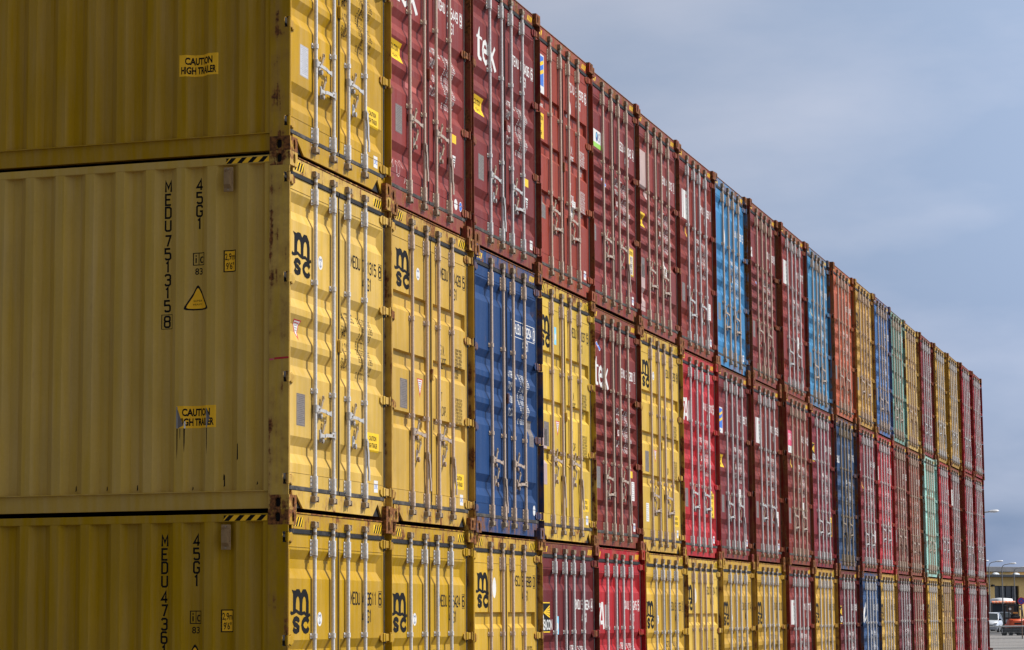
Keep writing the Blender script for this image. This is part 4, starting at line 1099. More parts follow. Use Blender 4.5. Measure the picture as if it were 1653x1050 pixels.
def build_container(t, c):
    s = S[(t, c)]
    base = unblue(lin(s['col'], K))
    col = base+(s['wear'],)
    colh = base+(min(1, s['wear']+.15),)
    rc = RC[s['rods']]; typ = s['typ']
    r2 = random.Random(c*31+t*7+3)
    jz = 0 if c < 1 else r2.choice((-.09, -.05, 0, 0, .04, .07)); jc = 0 if c < 1 else r2.choice((-.07, -.03, 0, 0, .03))
    root = empty('shipping_container', (c*PITCH+r2.uniform(-.006, .006), YO[c]+(r2.uniform(-.018, .018) if c else 0), ZO[c]+t*(H+.001)), '%s, %s, %s column' % (s['look'], TIER[t], ORD[c]), 'container',
                 'shipping containers stacked three high')
    root.rotation_euler = (0, 0, r2.uniform(-.0012, .0012) if c else 0)
    P = lambda name, key, fn, *a, parent=root, color=col, loc=None: ob(name, cached(key, fn, *a), parent, color, loc)
    for right in (0, 1):
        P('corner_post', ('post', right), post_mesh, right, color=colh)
        P('side_wall', ('side', right), side_wall_mesh, right)
        P('top_rail', ('rail', right, 1), rail_mesh, right, True)
        P('bottom_rail', ('rail', right, 0), rail_mesh, right, False)
        for top in (0, 1):
            for back in (0, 1):
                P('corner_casting', ('cast', right, top, back), casting_mesh, right, top, back,
                  color=base+(max(.1, min(1, s['wear']+r2.uniform(-.12, .4))),))
    P('roof', 'roof', roof_mesh); P('floor', 'floor', floor_mesh); P('rear_wall', 'rear', rear_mesh)
    hd = P('header', 'header', header_mesh, color=colh)
    sl = P('door_sill', ('sill', s['sill']), sill_mesh, s['sill'], color=colh)
    ob('hazard_marking', cached(('haz', 'y' if s['sill'] == 'tri' else 'r'), d_hazard, 'y' if s['sill'] == 'tri' else 'r'), hd)
    doors = []
    for leaf in (0, 1):
        d = P('door', ('door', typ, leaf), door_mesh, typ, leaf); doors.append(d)
        P('gasket', ('gasket', leaf), gasket_mesh, leaf, parent=d)
        for z in HINGEZ: P('hinge', ('hinge', leaf), hinge_mesh, leaf, parent=d, color=colh, loc=(0, 0, z))
        for x in RODX[leaf]:
            P('lock_rod', 'rod', rod_mesh, parent=d, color=rc, loc=(x, 0, 0))
            for z in (2.610, .230): P('rod_bracket', 'housing', housing_mesh, parent=d, color=rc, loc=(x, 0, z))
            for z in POLES[1:]: P('rod_clamp', 'clamp', clamp_mesh, parent=d, color=rc, loc=(x, 0, z-.035+jc))
            P('cam_keeper', ('keep', 1), keeper_mesh, 1, parent=hd, loc=(x, 0, 0)); P('cam_keeper', ('keep', -1), keeper_mesh, -1, parent=sl, loc=(x, 0, 0))
        # handles: which of the two of a leaf hang released
        hm = s['handles']; rel = ((0, 0), (0, 0)) if hm == 0 else ((0, 0), (0, 1)) if hm == 1 else ((0, 1), (0, 1)) if hm == 2 else ((0, 1), (0, 0))
        x0, x1 = RODX[leaf]; hc = tuple(v*.66 for v in rc[:3])+(1,)
        h0 = ob('lock_handle', cached(('handle', 'closed'), handle_mesh, 'closed'), d, hc, (x0, 0, .850+jz)); del h0
        if rel[leaf][1]:
            ob('lock_handle', cached(('handle', 'open'), handle_mesh, 'open'), d, hc, (x1, 0, .650+jz))
        else:
            h = ob('lock_handle', cached(('handle', 'closed'), handle_mesh, 'closed'), d, hc, (x1, 0, .655+jz)); h.scale = (-1, 1, 1)
        P('handle_latch', 'latch', latch_mesh, parent=d, color=hc, loc=(x0+.14, 0, .845+jz)); P('handle_latch', 'latch', latch_mesh, parent=d, color=hc, loc=(x0+.18, 0, .645+jz))
    P('door_stop', 'stop', stop_mesh, parent=doors[1], color=colh, loc=(0, 0, 1.43))
    # artwork
    L_, R_ = doors
    ink = 'ink_black' if s['sill'] == 'tri' or typ == 'O' and s['col'] in ('c6a55a',) else 'ink_white'
    E = s['extra']
    if s['logo']:
        v = c
        ob('emblem', cached(('logo', s['logo'], typ, v % 4), d_logo, s['logo'], typ, v), L_)
    if s['num']:
        pre, num, chk = s['num']
        iso = '45G1'
        o = ob('stencil_lettering', d_number(pre, num, chk, ink, typ, 'lines' if 'lines' in E else 'std', iso), R_)
    ob('stencil_lettering', cached(('wt', ink, typ), d_weights, ink, typ), R_)
    for e_ in E:
        if e_ == 'plate': ob('data_plate', cached(('pl', .29, .70, typ), d_plate, .29, .70, typ), L_)
        elif e_ == 'plateM': ob('data_plate', cached(('pl', .27, .685, typ), d_plate, .275, .690, typ), L_)
        elif e_ == 'plateO': ob('data_plate', cached(('pl', .35, 1.04, typ), d_plate, .345, 1.05, typ, False, .20, .27), L_)
        elif e_ == 'plateL': ob('data_plate', cached(('pll', typ), d_plate, .33, .69, typ, True), L_)
        elif e_ == 'plateL2': ob('data_plate', cached(('pl2', typ), d_plate, .18, .80, typ, False, .16, .30), L_)
        elif e_ == 'plateB': ob('data_plate', cached(('plb', typ), d_plate, 2.04, .98, typ, False, .17, .28), R_)
        elif e_ == 'caution_right': ob('warning_sticker', cached(('cau', 'right', typ), d_caution, 'right', typ), R_)
        elif e_ == 'caution_low': ob('warning_sticker', cached(('cau', 'rightlow', typ), d_caution, 'rightlow', typ), R_)
        elif e_ == 'caution_left': ob('warning_sticker', cached(('cau', 'left', typ), d_caution, 'left', typ), L_)
        elif e_ == 'caution_tall': ob('warning_sticker', cached(('cau', 'tall', typ), d_caution, 'tall', typ), L_)
        elif e_ == 'talltri': ob('warning_sticker', cached(('cau', 'talltri', typ), d_caution, 'talltri', typ), L_)
        elif e_ == 'bigcaution': ob('warning_sticker', cached(('cau', 'bigright', typ), d_caution, 'bigright', typ), R_)
        elif e_ == 'tri': ob('warning_sticker', cached(('tri', typ), d_tri, typ, .255, 1.385), L_)
        elif e_ == 'triO': ob('warning_sticker', cached(('tri', typ), d_tri, typ, .82, 1.19), L_)
        elif e_ == 'anchor': ob('round_sticker', cached(('rs', typ), d_round, typ, .80, 2.085), L_)
        elif e_ == 'anchorC': ob('round_sticker', cached(('rsc', typ), d_round, typ, .80, 2.03), L_)
        elif e_ == 'anchorO': ob('round_sticker', cached(('rso', typ), d_round, typ, .855, 2.34), L_)
        elif e_ == 'ovalO': ob('round_sticker', cached(('rov', typ), d_round, typ, .815, 2.36, .06, .105, 'none'), L_)
        elif e_ == 'ovals': ob('round_sticker', cached(('rov2', typ), d_round, typ, 2.06, .30, .055, .055, 'none'), R_); ob('round_sticker', cached(('rov3', typ), d_round, typ, 2.21, .30, .045, .05, 'blue'), R_)
        elif e_ == 'roundw': ob('round_sticker', cached(('rw', typ), d_round, typ, 1.53, 2.00 if typ != 'O' else 2.17, .05, .10, 'none'), R_)
        elif e_ == 'roundlow': ob('round_sticker', cached(('rl', typ), d_round, typ, 2.20, .30, .045, .055, 'none'), R_)
        elif e_ == 'blue': ob('round_sticker', cached(('rb', typ), d_round, typ, .79, 1.60, .06, .06, 'blue'), L_)
        elif e_ == 'blueH': ob('round_sticker', cached(('rbh', typ), d_round, typ, .50, 2.43, .05, .06, 'blue'), L_)
        elif e_ == 'cmc': ob('sticker', cached(('cmc', typ), d_small, typ, 2.09, .232, 'cmc'), R_)
        elif e_ == 'yellow': ob('sticker', cached(('yel', typ), d_small, typ, 1.95, .905, 'yellow'), R_)
        elif e_ == 'wtri': ob('sticker', cached(('wtri', typ), d_small, typ, 1.96, .65, 'white_tri'), R_)
        elif e_ == 'whitesq': ob('sticker', cached(('wsq', typ), d_small, typ, 2.12, .235, 'whitesq'), R_)
        elif e_ == 'whitesqO': ob('sticker', cached(('wsqo', typ), d_small, typ, .36, .40, 'paper'), L_)
        elif e_ == 'paper': ob('sticker', cached(('pap', typ), d_small, typ, 1.60, .86, 'paper') if c % 2 else cached(('pap2', typ), d_small, typ, 2.02, .62, 'paper'), R_)
        elif e_ == 'cyanO': ob('sticker', cached(('cyo', typ), d_small, typ, .80, 2.22, 'cyan'), L_)
        elif e_ == 'cyanM': ob('sticker', cached(('cym', typ), d_small, typ, .74, 1.87, 'cyan'), L_)
        elif e_ == 'patch': ob('sticker', cached(('pat', typ), d_small, typ, .20, .25, 'patch'), L_)
        elif e_ == 'patchO': ob('sticker', cached(('pato', typ), d_small, typ, .19, 1.66, 'patch') if False else cached(('pato', typ), d_small, typ, .18, .62, 'patch'), L_)
    if (t, c) == (2, 1):
        d = Decal(); q = random.Random(4)
        for a, z in ((.24, .40), (.36, .34), (.47, .42), (.62, .30), (.52, .27)):
            pts = [(a+q.uniform(-.05, .05), z+q.uniform(-.06, .06)) for _ in range(4)]
            d.line(pts, .006, 'chalk', 0)
        d.line([(.36+.05*math.cos(k*.52), .36+.075*math.sin(k*.52)) for k in range(13)], .006, 'chalk', 1)
        ob('chalk_scribble', d.on_door('chalk_scribble', typ), L_)
        d = Decal(); d.rect(.66, 1.19, .98, 1.315, 'fresh_red', 0); ob('repaint_patch', d.on_door('repaint_patch', typ), L_)
    if c == 0:
        sw = [o for o in root.children if o.name.startswith('side_wall')][0]
        tr = [o for o in root.children if o.name.startswith('top_rail')][0]
        if t == 1: side_decals(sw, col, 'MEDU 751315 8', True)
        elif t == 0: side_decals(sw, col, 'MEDU 473611 6', False)
        else: side_decals(sw, col, 'MEDU 742680 4', False)
        side_hazard(tr)
        ob('vent_cover', cached('vent', vent_mesh), sw)
        if t == 1:
            po = [o for o in root.children if o.name.startswith('corner_post')][0]
            d = Decal(); d.poly([(-.172, 1.193), (-.135, 1.196), (-.135, 1.207), (-.172, 1.206)], 'ink_pink', 0); d.poly([(-.13, 1.198), (-.005, 1.204), (-.005, 1.220), (-.13, 1.215)], 'ink_red', 0)
            ob('paint_mark', d.on_rail('paint_mark', 0.0), po)
    return root

for t in (0, 1, 2):
    for c in range(21):
        build_container(t, c)

# ------------------------------------------------------------------ ground
def ground_material(name, c0, c1, scale, rough=0.85):
    mt, n, b = newmat(name, rough, spec=0.3)
    tcn = N(n, 'ShaderNodeTexCoord'); o = tcn.outputs['Object']
    f = noise(n, o, scale, 8, 0.65); g = noise(n, o, scale*28, 4)
    c = mixc(n, maprange(n, f, .3, .7, 0, 1), c0, c1)
    c = mixc(n, maprange(n, g, .35, .65, 0, .25), c, tuple(x*.55 for x in c0))
    n.links.new(c, b.inputs['Base Color'])
    bp = N(n, 'ShaderNodeBump'); bp.inputs['Strength'].default_value = .25; bp.inputs['Distance'].default_value = .01
    n.links.new(g, bp.inputs['Height']); n.links.new(bp.outputs[0], b.inputs['Normal'])
    return mt
ground_material('yard_asphalt', (.085, .082, .080), (.14, .135, .13), .35)
ground_material('yard_concrete', (.20, .188, .178), (.27, .255, .242), .22)
ground_material('road_asphalt', (.055, .055, .057), (.085, .083, .083), .3)
def gz(x, y=0):
    """the yard is level along the stack and rises gently beyond it"""
    if x < 62: return -0.05
    if x > 150: return 0.5
    t = (x-62)/88; t = t*t*(3-2*t)
    return -0.05+0.55*t
def sheet(name, xs, y0f, y1f, mat, lift, kind=True):
    b = MB(); vs = []
    for x in xs: vs += [(x, y0f(x), gz(x)+lift), (x, y1f(x), gz(x)+lift)]
    b.add(vs, [(2*i, 2*i+2, 2*i+3, 2*i+1) for i in range(len(xs)-1)], mat)
    o = ob(name, b.mesh(name)); o['kind'] = 'structure'; return o
XS = [-3000, -400, -60, 0, 30, 62]+list(range(66, 152, 4))+[160, 200, 400, 3000]
sheet('ground', XS, lambda x: -3000, lambda x: 3000, 'yard_asphalt', 0)
sheet('concrete_apron', [56, 62]+list(range(66, 150, 4))+[150, 160], lambda x: -40, lambda x: 60, 'yard_concrete', .004)
sheet('road', [163, 170, 176.5], lambda x: -150, lambda x: 200, 'road_asphalt', .004)

# ------------------------------------------------------------------ background beyond the stack
def at(u, t):
    """point on the ground in the direction of photo column u, t metres along the view axis"""
    d = _fw+_r2*((u-826.5)/3886.1)-_u2*((991-525)/3886.1)
    x, y = CAMLOC.x+d.x*t, CAMLOC.y+d.y*t
    return Vector((x, y, gz(x)))
FACE = math.atan2(-math.cos(CY), -math.sin(CY))     # direction from the background back to the viewer
simple('car_silver', (.50, .53, .57), .28, .25, .04, 3, .5)
simple('car_dark', (.05, .058, .068), .25, .2, .05, 3, .5)
simple('car_glass', (.035, .045, .05), .08, 0, .05, 3, .8)
simple('tyre', (.02, .02, .02), .85, 0, .2, 10)
simple('wheel_rim', (.35, .35, .36), .4, .5, .1, 10)
simple('black_plastic', (.018, .018, .02), .6, 0, .2, 8)
simple('lamp_glass', (.75, .74, .70), .15, 0, .05, 10, .7)
simple('amber_glass', (.75, .28, .03), .2, 0, .05, 10, .6)
simple('red_glass', (.45, .02, .02), .2, 0, .05, 10, .6)
simple('forklift_orange', (.62, .095, .030), .42, 0, .08, 4, dirt=((.08, .05, .04), 9, .62, .5))
simple('pole_grey', (.27, .27, .27), .5, .3, .08, 4)
simple('lamp_shell', (.62, .63, .65), .4, 0, .05, 4)
simple('facade_yellow', (.72, .485, .175), .8, 0, .07, .8, dirt=((.25, .17, .08), 1.7, .6, .4))
simple('roof_grey', (.15, .15, .16), .7, 0, .15, 1.2)
simple('gutter_dark', (.018, .02, .024), .6, 0, .15, 2)
simple('skylight_dome', (.52, .56, .60), .3, 0, .05, 2)
simple('gate_dark', (.012, .013, .014), .4, 0, .3, 1)
simple('booth_slate', (.022, .032, .045), .5, 0, .1, 2)
simple('awning_orange', (.62, .14, .05), .6, 0, .08, 3)
simple('awning_pale', (.62, .30, .19), .6, 0, .08, 3)
simple('van_white', (.75, .76, .78), .35, 0, .04, 2)
simple('board_brown', (.15, .09, .06), .7, 0, .15, 4)
simple('sign_blue', (.035, .075, .40), .4, 0, .05, 4)
simple('sign_red', (.55, .02, .035), .4, 0, .05, 4)
simple('fence_steel', (.34, .36, .37), .5, .3, .08, 20)
simple('foot_brown', (.12, .045, .03), .8, 0, .2, 8)

def loft(b, secs, mat, smooth=True, cap=True):
    """secs: list of equal-length closed rings"""
    n = len(secs[0]); vs = [p for r in secs for p in r]
    fs = [(k*n+i, k*n+(i+1) % n, (k+1)*n+(i+1) % n, (k+1)*n+i) for k in range(len(secs)-1) for i in range(n)]
    b.add(vs, fs, mat, smooth)
    if cap:
        b.add(secs[0], [tuple(range(n))], mat); b.add(secs[-1], [tuple(range(n-1, -1, -1))], mat)

def make_car(loc, rot, label, body, hgt=1.58, wid=1.78, length=4.3):
    root = empty('parked_car', loc, label, 'car'); root.rotation_euler = (0, 0, rot)
    # local: x forward (front at +x)
    b = MB(); hw = wid/2
    prof = [  # x, belt width factor, z bottom, z top (body below the glass)
        (2.10, .78, .30, .62), (2.02, .90, .22, .74), (1.70, .98, .20, .86), (1.05, 1.0, .20, .98), (.2, 1.0, .20, 1.0),
        (-1.2, 1.0, .20, 1.02), (-1.9, .97, .22, 1.02), (-2.12, .86, .30, .92)]
    secs = []
    for x, f, z0, z1 in prof:
        w_ = hw*f; zm = (z0+z1)/2
        secs.append([(x, -w_*.93, z0), (x, w_*.93, z0), (x, w_, zm-.05), (x, w_*.985, zm+.12), (x, w_*.90, z1), (x, 0, z1+.03), (x, -w_*.90, z1), (x, -w_*.985, zm+.12), (x, -w_, zm-.05)])
    loft(b, secs, body)
    ob('body', b.mesh('body'), root)
    g = MB(); secs = []
    for x, w_, z0, z1, in ((1.02, .86, .965, .985), (.42, .80, .98, hgt-.10), (.20, .76, .99, hgt-.045), (-1.3, .76, 1.0, hgt-.06), (-1.72, .78, 1.0, hgt-.20), (-2.0, .82, 1.0, 1.03)):
        ww = hw*w_; wb = hw*.93
        secs.append([(x, -wb, z0), (x, wb, z0), (x, ww, z1), (x, 0, z1+.02), (x, -ww, z1)])
    loft(g, secs, 'car_glass', False)
    ob('windows', g.mesh('windows'), root)
    r = MB(); secs = []
    for x, w_, z in ((.40, .79, hgt-.095), (.16, .76, hgt-.03), (-1.3, .76, hgt-.045), (-1.74, .78, hgt-.19)):
        ww = hw*w_; secs.append([(x, -ww-.01, z-.02), (x, ww+.01, z-.02), (x, ww, z+.015), (x, 0, z+.04), (x, -ww, z+.015)])
    loft(r, secs, body)
    for sy in (-1, 1):   # pillars
        r.cyl((1.04, sy*hw*.88, .985), (.38, sy*hw*.80, hgt-.09), .035, 6, body)
        r.cyl((-.25, sy*hw*.925, 1.0), (-.25, sy*hw*.775, hgt-.05), .035, 6, body)
        r.cyl((-1.95, sy*hw*.88, 1.02), (-1.70, sy*hw*.78, hgt-.19), .05, 6, body)
    ob('roof', r.mesh('roof'), root)
    for sy in (-1, 1):
        h = MB(); h.prism([(sy*hw*.52, .64), (sy*hw*.86, .66), (sy*hw*.93, .80), (sy*hw*.60, .74)], 'x', 1.99, 2.055, 'lamp_glass'); ob('headlight', h.mesh('headlight'), root)
        q = MB(); q.box(.72, .90, sy*(hw+.02)-.10, sy*(hw+.02)+.10, .98, 1.11, 'black_plastic', .02); ob('wing_mirror', q.mesh('wing_mirror'), root)
        for x in (1.32, -1.32):
            wmb = MB(); wmb.cyl((x, sy*(hw-.20), .31), (x, sy*(hw+.005), .31), .31, 20, 'tyre')
            wo = ob('wheel', wmb.mesh('wheel'), root)
            rm = MB(); rm.cyl((x, sy*(hw-.02), .31), (x, sy*(hw+.015), .31), .20, 14, 'wheel_rim'); ob('rim', rm.mesh('rim'), wo)
    k = MB()
    k.box(2.03, 2.112, -hw*.50, hw*.50, .52, .62, 'black_plastic', .01); k.box(2.0, 2.085, -hw*.62, hw*.62, .28, .42, 'black_plastic', .02)
    ob('grille', k.mesh('grille'), root)
    n_ = MB(); n_.box(2.112, 2.122, -.26, .26, .44, .54, 'lamp_glass'); ob('number_plate', n_.mesh('number_plate'), root)
    return root
make_car(at(1597.5, 198), FACE-.30, 'silver car half hidden by the stack, facing the viewer', 'car_silver', 1.62)
make_car(at(1617, 213), FACE-.12, 'dark grey car parked between silver car and orange forklift', 'car_dark', 1.66, 1.82)

def make_forklift(loc, rot):
    root = empty('forklift', loc, 'orange forklift truck with black overhead guard seen from behind', 'forklift'); root.rotation_euler = (0, 0, rot)
    # local: x towards the rear (counterweight at +x, towards the viewer)
    b = MB(); secs = []
    for x, hw, z0, z1 in ((-.9, .50, .35, .78), (-.2, .58, .34, .80), (.35, .60, .55, 1.16), (.85, .60, .55, 1.15), (1.02, .57, .58, 1.08), (1.10, .50, .62, 1.0)):
        secs.append([(x, -hw*.95, z0), (x, hw*.95, z0), (x, hw, z0+.12), (x, hw*.96, z1-.12), (x, hw*.82, z1), (x, -hw*.82, z1), (x, -hw*.96, z1-.12), (x, -hw, z0+.12)])
    loft(b, secs, 'forklift_orange'); ob('counterweight', b.mesh('counterweight'), root)
    b = MB(); b.box(-1.0, 1.06, -.61, .61, .20, .545, 'black_plastic', .06); ob('chassis', b.mesh('chassis'), root)
    b = MB(); b.box(1.075, 1.112, -.28, .28, .76, .88, 'black_plastic', .01); ob('grille', b.mesh('grille'), root)
    for sy in (-.42, .42):
        m_ = MB(); m_.cyl((.62, sy-.10, .25), (.62, sy+.10, .25), .25, 18, 'tyre'); wo = ob('wheel', m_.mesh('wheel'), root)
        m_ = MB(); m_.cyl((.62, sy-.105, .25), (.62, sy+.105, .25), .12, 12, 'wheel_rim'); ob('rim', m_.mesh('rim'), wo)
        m_ = MB(); s2 = math.copysign(.52, sy); m_.cyl((-.75, s2-.13, .33), (-.75, s2+.13, .33), .33, 18, 'tyre'); wo = ob('wheel', m_.mesh('wheel'), root)
        m_ = MB(); m_.cyl((-.75, s2-.135, .33), (-.75, s2+.135, .33), .16, 12, 'wheel_rim'); ob('rim', m_.mesh('rim'), wo)
    b = MB(); b.box(-.35, .32, -.45, .45, .80, .95, 'black_plastic', .04); b.box(.18, .34, -.28, .28, .95, 1.50, 'black_plastic', .05); ob('seat', b.mesh('seat'), root)
    b = MB()
    for sy in (-1, 1):
        b.cyl((.62, sy*.50, 1.10), (.42, sy*.46, 2.08), .045, 8, 'black_plastic'); b.cyl((-.75, sy*.50, .8), (-.55, sy*.46, 2.08), .045, 8, 'black_plastic')
        b.cyl((.42, sy*.46, 2.08), (-.55, sy*.46, 2.08), .045, 8, 'black_plastic')
    for i in range(7):
        x = .42-i*.16; b.box(x-.025, x+.025, -.46, .46, 2.06, 2.10, 'black_plastic')
    b.box(.40, .46, -.5, .5, 2.03, 2.12, 'black_plastic', .01)
    ob('overhead_guard', b.mesh('overhead_guard'), root)
    b = MB()
    for sy in (-.38, .38): b.box(-1.16, -1.02, sy-.06, sy+.06, .1, 2.2, 'black_plastic')
    for z in (.4, 1.2, 2.1): b.box(-1.14, -1.04, -.38, .38, z-.05, z+.05, 'black_plastic')
    b.box(-1.24, -1.165, -.5, .5, .25, .75, 'black_plastic')
    for sy in (-.25, .25): b.box(-2.2, -1.24, sy-.06, sy+.06, .08, .13, 'black_plastic')
    ob('mast', b.mesh('mast'), root)
    for sy in (-.40, .40):
        b = MB(); b.cyl((.50, sy, 1.84), (.56, sy, 1.84), .085, 14, 'lamp_glass'); b.cyl((.44, sy, 1.84), (.5, sy, 1.84), .095, 14, 'black_plastic'); ob('work_light', b.mesh('work_light'), root)
        b = MB(); b.box(1.02, 1.09, sy-.05, sy+.05, 1.0, 1.06, 'red_glass'); ob('tail_light', b.mesh('tail_light'), root)
    b = MB(); b.box(.36, .50, -.17, .17, 1.50, 1.62, 'amber_glass', .03); ob('beacon_light', b.mesh('beacon_light'), root)
    b = MB(); b.box(.45, .85, -.24, .24, 1.15, 1.36, 'black_plastic', .05); ob('gas_bottle_cradle', b.mesh('gas_bottle_cradle'), root)
    return root
make_forklift(at(1636.5, 168), FACE+.06)

# no-stopping sign
c = at(1649, 150)
root = empty('road_sign', c, 'round blue no stopping sign with red ring on brown post', 'road sign'); root.rotation_euler = (0, 0, FACE)
b = MB(); b.cyl((0, 0, 0), (0, 0, 2.55), .04, 10, 'board_brown'); ob('post', b.mesh('post'), root)
b = MB(); b.cyl((.045, 0, 2.33), (.055, 0, 2.33), .232, 32, 'sign_red'); sg = ob('disc', b.mesh('disc'), root)
b = MB(); b.cyl((.0552, 0, 2.33), (.058, 0, 2.33), .178, 32, 'sign_blue'); ob('blue_field', b.mesh('blue_field'), sg)
b = MB()
for s_ in (-1, 1):
    k = .705*.176; h = .024
    b.prism([(s_*-k-h*.7, 2.33-k+h*.7*s_*0), (s_*-k+h*.7, 2.33-k), (s_*k+h*.7, 2.33+k), (s_*k-h*.7, 2.33+k)], 'x', .0584+.0012*s_, .0605+.0012*s_, 'sign_red')
ob('cross_bars', b.mesh('cross_bars'), sg)

# street lamps: curved arm, flat luminaire
IMG_R = Vector((_r2.x, _r2.y)).normalized(); AR = math.atan2(IMG_R.y, IMG_R.x)
def make_lamp(loc, h, arm, label, rot=0.0, head=.62):
    root = empty('street_lamp', loc, label, 'street lamp', 'street lamps along the road'); root.rotation_euler = (0, 0, AR+rot)
    b = MB(); b.cyl((0, 0, 0), (0, 0, h-.55), .07, 10, 'pole_grey', .045)
    pts = [(0, 0, h-.55), (.03, 0, h-.32), (.12, 0, h-.14), (.28, 0, h-.04), (arm, 0, h+.04)]
    b.tube(pts, .036, 8, 'pole_grey'); ob('pole', b.mesh('pole'), root)
    b = MB(); secs = []
    for x, wd, z0, z1 in ((arm-.05, .05, -.03, .05), (arm+.10, .12, -.05, .09), (arm+.35, .16, -.05, .11), (arm+head-.08, .13, -.02, .10), (arm+head, .05, .01, .06)):
        secs.append([(x, -wd, h+.04+z0), (x, wd, h+.04+z0), (x, wd, h+.04+(z0+z1)/2), (x, wd*.5, h+.04+z1), (x, -wd*.5, h+.04+z1), (x, -wd, h+.04+(z0+z1)/2)])
    loft(b, secs, 'lamp_shell'); ob('lamp_head', b.mesh('lamp_head'), root)
    return root
make_lamp(at(1598.5, 226), 6.35, .75, 'street lamp right beside the stack end, leftmost of three before yellow hall')
make_lamp(at(1619.5, 232), 6.25, .80, 'street lamp rising behind the white van roof, middle one before the yellow hall')
make_lamp(at(1639, 240), 6.05, .80, 'street lamp behind the orange forklift, nearest the round sign', 0.0)
make_lamp(at(1580, 222), 6.30, .45, 'street lamp of which only the head shows beside the lower stack end')
make_lamp(at(1576.5, 135), 7.35, .95, 'near street lamp with its arm jutting out high beside the stack', 0.1, .52)

# yellow hall
hall_d = 300
c = at(1625, hall_d)
root = empty('warehouse', c, 'yellow flat roofed hall with large dark gate in the distance', 'building'); HROT = R(42)
root.rotation_euler = (0, 0, FACE+math.pi/2+HROT)
# local: x along the facade to the viewer's right, y away from the viewer
HW = 26.0
b = MB()
b.box(-HW, -2.29, 0, 30, 0, 6.0, 'facade_yellow'); b.box(2.70, HW, 0, 30, 0, 6.0, 'facade_yellow'); b.box(-2.29, 2.70, 0, .4, 4.95, 6.0, 'facade_yellow'); b.box(-2.29, 2.70, 3, 30, 0, 6.0, 'gate_dark')
wl = ob('wall', b.mesh('wall'), root)
b = MB(); b.box(-2.288, 2.698, .25, .35, 0, 4.948, 'gate_dark')
gt = ob('gate', b.mesh('gate'), root)
b = MB()
for x in (-2.28, -1.05, .2, 1.45, 2.64): b.box(x, x+.05, .18, .249, 0, 4.95, 'gutter_dark')
for z in (1.2, 2.45, 3.7, 4.88): b.box(-2.288, 2.698, .20, .24, z, z+.05, 'gutter_dark')
ob('gate_frame', b.mesh('gate_frame'), gt)
b = MB(); b.box(-HW-.4, HW+.4, -1.2, .5, 6.002, 6.32, 'gutter_dark', .03)
ob('gutter', b.mesh('gutter'), root)
b = MB(); b.box(-HW, HW, 1.2, 29, 6.322, 6.70, 'facade_yellow'); b.box(-HW-.2, HW+.2, 1.0, 29.2, 6.702, 7.35, 'roof_grey', .04)
rf = ob('roof', b.mesh('roof'), root)
for x in (-7.4, -2.6, 1.6, 6.9):
    d_ = MB(); secs = []
    for k in range(5):
        t_ = k/4*math.pi/2; r_ = math.cos(t_)*.62+.02; z_ = 6.33+math.sin(t_)*.26
        secs.append([(x+r_*1.0*math.cos(a*math.pi/8), -.45+r_*.55*math.sin(a*math.pi/8), z_) for a in range(16)])
    loft(d_, secs, 'skylight_dome'); ob('skylight', d_.mesh('skylight'), root)
b = MB(); b.box(-1.75, -1.15, 2, 3, 7.352, 7.72, 'roof_grey', .03); b.box(-1.70, -1.20, 1.98, 2.002, 7.42, 7.66, 'gutter_dark'); ob('air_conditioner', b.mesh('air_conditioner'), rf)
b = MB(); b.box(-3.05, -2.6, -.28, -.002, 4.85, 5.10, 'gutter_dark', .05); ob('wall_lamp', b.mesh('wall_lamp'), root)

# booth with scalloped awning and white van behind
c = at(1613, 236); root = empty('booth', c, 'dark slate booth with orange scalloped awning behind the cars', 'booth'); root.rotation_euler = (0, 0, FACE+math.pi/2)
b = MB(); b.box(-.62, .72, 0, 2.0, 0, 2.95, 'booth_slate', .03); b.box(.722, 1.52, .04, 2.0, 0, 2.95, 'board_brown', .02); ob('wall', b.mesh('wall'), root)
b = MB(); n_ = 14
for i in range(n_):
    x0 = -.72+i*2.3/n_; x1 = x0+2.3/n_
    b.add([(x0, .02, 3.12), (x1, .02, 3.12), (x1, -.35, 2.98), (x0, -.35, 2.98)], [(0, 1, 2, 3)], 'awning_orange' if i % 2 == 0 else 'awning_pale')
    b.add([(x0, -.351, 2.98), (x1, -.351, 2.98), ((x0*.2+x1*.8), -.351, 2.85), ((x0+x1)/2, -.351, 2.82), ((x0*.8+x1*.2), -.351, 2.85)], [(0, 1, 2, 3, 4)], 'awning_orange' if i % 2 == 0 else 'awning_pale')
ob('awning', b.mesh('awning'), root); root.scale = (1, 1, .88)
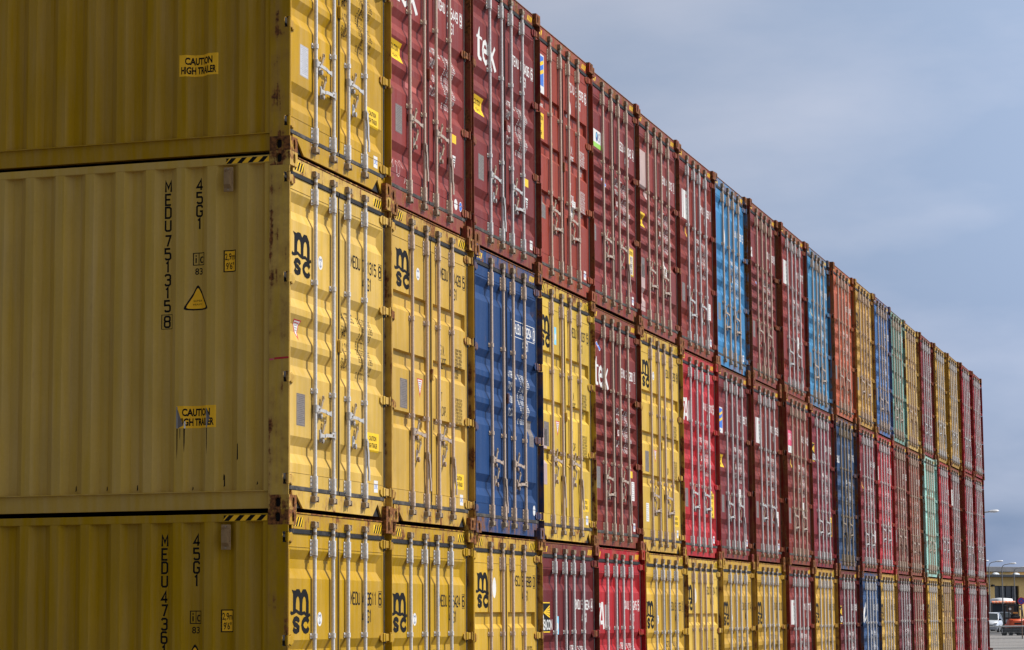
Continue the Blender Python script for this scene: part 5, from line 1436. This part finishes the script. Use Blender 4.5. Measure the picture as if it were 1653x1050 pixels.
def van(loc, rot):
    root = empty('van', loc, 'white high roofed van parked behind the booth', 'van'); root.rotation_euler = (0, 0, rot)
    b = MB(); secs = []
    for x, hw, z0, z1 in ((-2.6, .92, .35, 2.5), (-2.3, 1.0, .3, 3.25), (-1.2, 1.0, .3, 3.50), (1.2, 1.0, .3, 3.46), (1.9, .98, .3, 2.9), (2.5, .95, .3, 1.5), (3.0, .88, .35, 1.2)):
        secs.append([(x, -hw, z0), (x, hw, z0), (x, hw, z1-.5), (x, hw*.86, z1-.08), (x, 0, z1), (x, -hw*.86, z1-.08), (x, -hw, z1-.5)])
    loft(b, secs, 'van_white'); ob('body', b.mesh('body'), root)
    b = MB()
    for x in (-1.6, 1.9):
        for sy in (-.92, .92): b.cyl((x, sy-.1, .35), (x, sy+.1, .35), .35, 16, 'tyre')
    ob('wheels', b.mesh('wheels'), root)
    b = MB(); b.prism([(1.96, 2.45), (2.42, 1.58), (2.36, 1.50), (1.88, 2.45)], 'y', -.8, .8, 'car_glass'); ob('windscreen', b.mesh('windscreen'), root)
    return root
van(at(1618, 250), FACE+.06).scale = (1, .9, .90)
c = at(1594.5, 232); root = empty('notice_board', c, 'brown notice board on posts right beside the stack end', 'notice board'); root.rotation_euler = (0, 0, FACE+math.pi/2)
b = MB(); b.box(-.26, .26, -.03, .03, 2.15, 3.35, 'board_brown', .01); ob('panel', b.mesh('panel'), root)
for x in (-.24, .24):
    b = MB(); b.cyl((x, .06, 0), (x, .06, 3.3), .035, 8, 'pole_grey'); ob('post', b.mesh('post'), root)

# low mesh fence panel beyond the stack
a0 = at(1594.6, 121); a1 = at(1676, 121)
ax = (a1-a0); ln = ax.length; ang = math.atan2(ax.y, ax.x)
root = empty('mesh_fence', a0, 'low galvanised mesh fence crossing in front of the forklift', 'fence'); root.rotation_euler = (0, 0, ang)
z0 = 0.0; FH = 1.16
b = MB()
b.cyl((0, 0, FH), (ln, 0, FH), .036, 8, 'fence_steel'); b.cyl((0, 0, FH-.58), (ln, 0, FH-.58), .012, 6, 'fence_steel'); b.cyl((0, 0, .08), (ln, 0, .08), .018, 6, 'fence_steel')
for x in (0.0, ln): b.cyl((x, 0, 0), (x, 0, FH), .022, 8, 'fence_steel')
ob('frame', b.mesh('frame'), root)
b = MB(); x = .06
while x < ln: b.cyl((x, 0, .08), (x, 0, FH), .0045, 4, 'fence_steel', cap=False); x += .062
z = .22
while z < FH-.05: b.cyl((0, .006, z), (ln, .006, z), .0045, 4, 'fence_steel', cap=False); z += .16
ob('mesh', b.mesh('mesh'), root)
for x in (0.0, ln):
    b = MB(); b.box(x-.14, x+.14, -.35, .35, -.02, .10, 'foot_brown', .02); ob('foot', b.mesh('foot'), root)
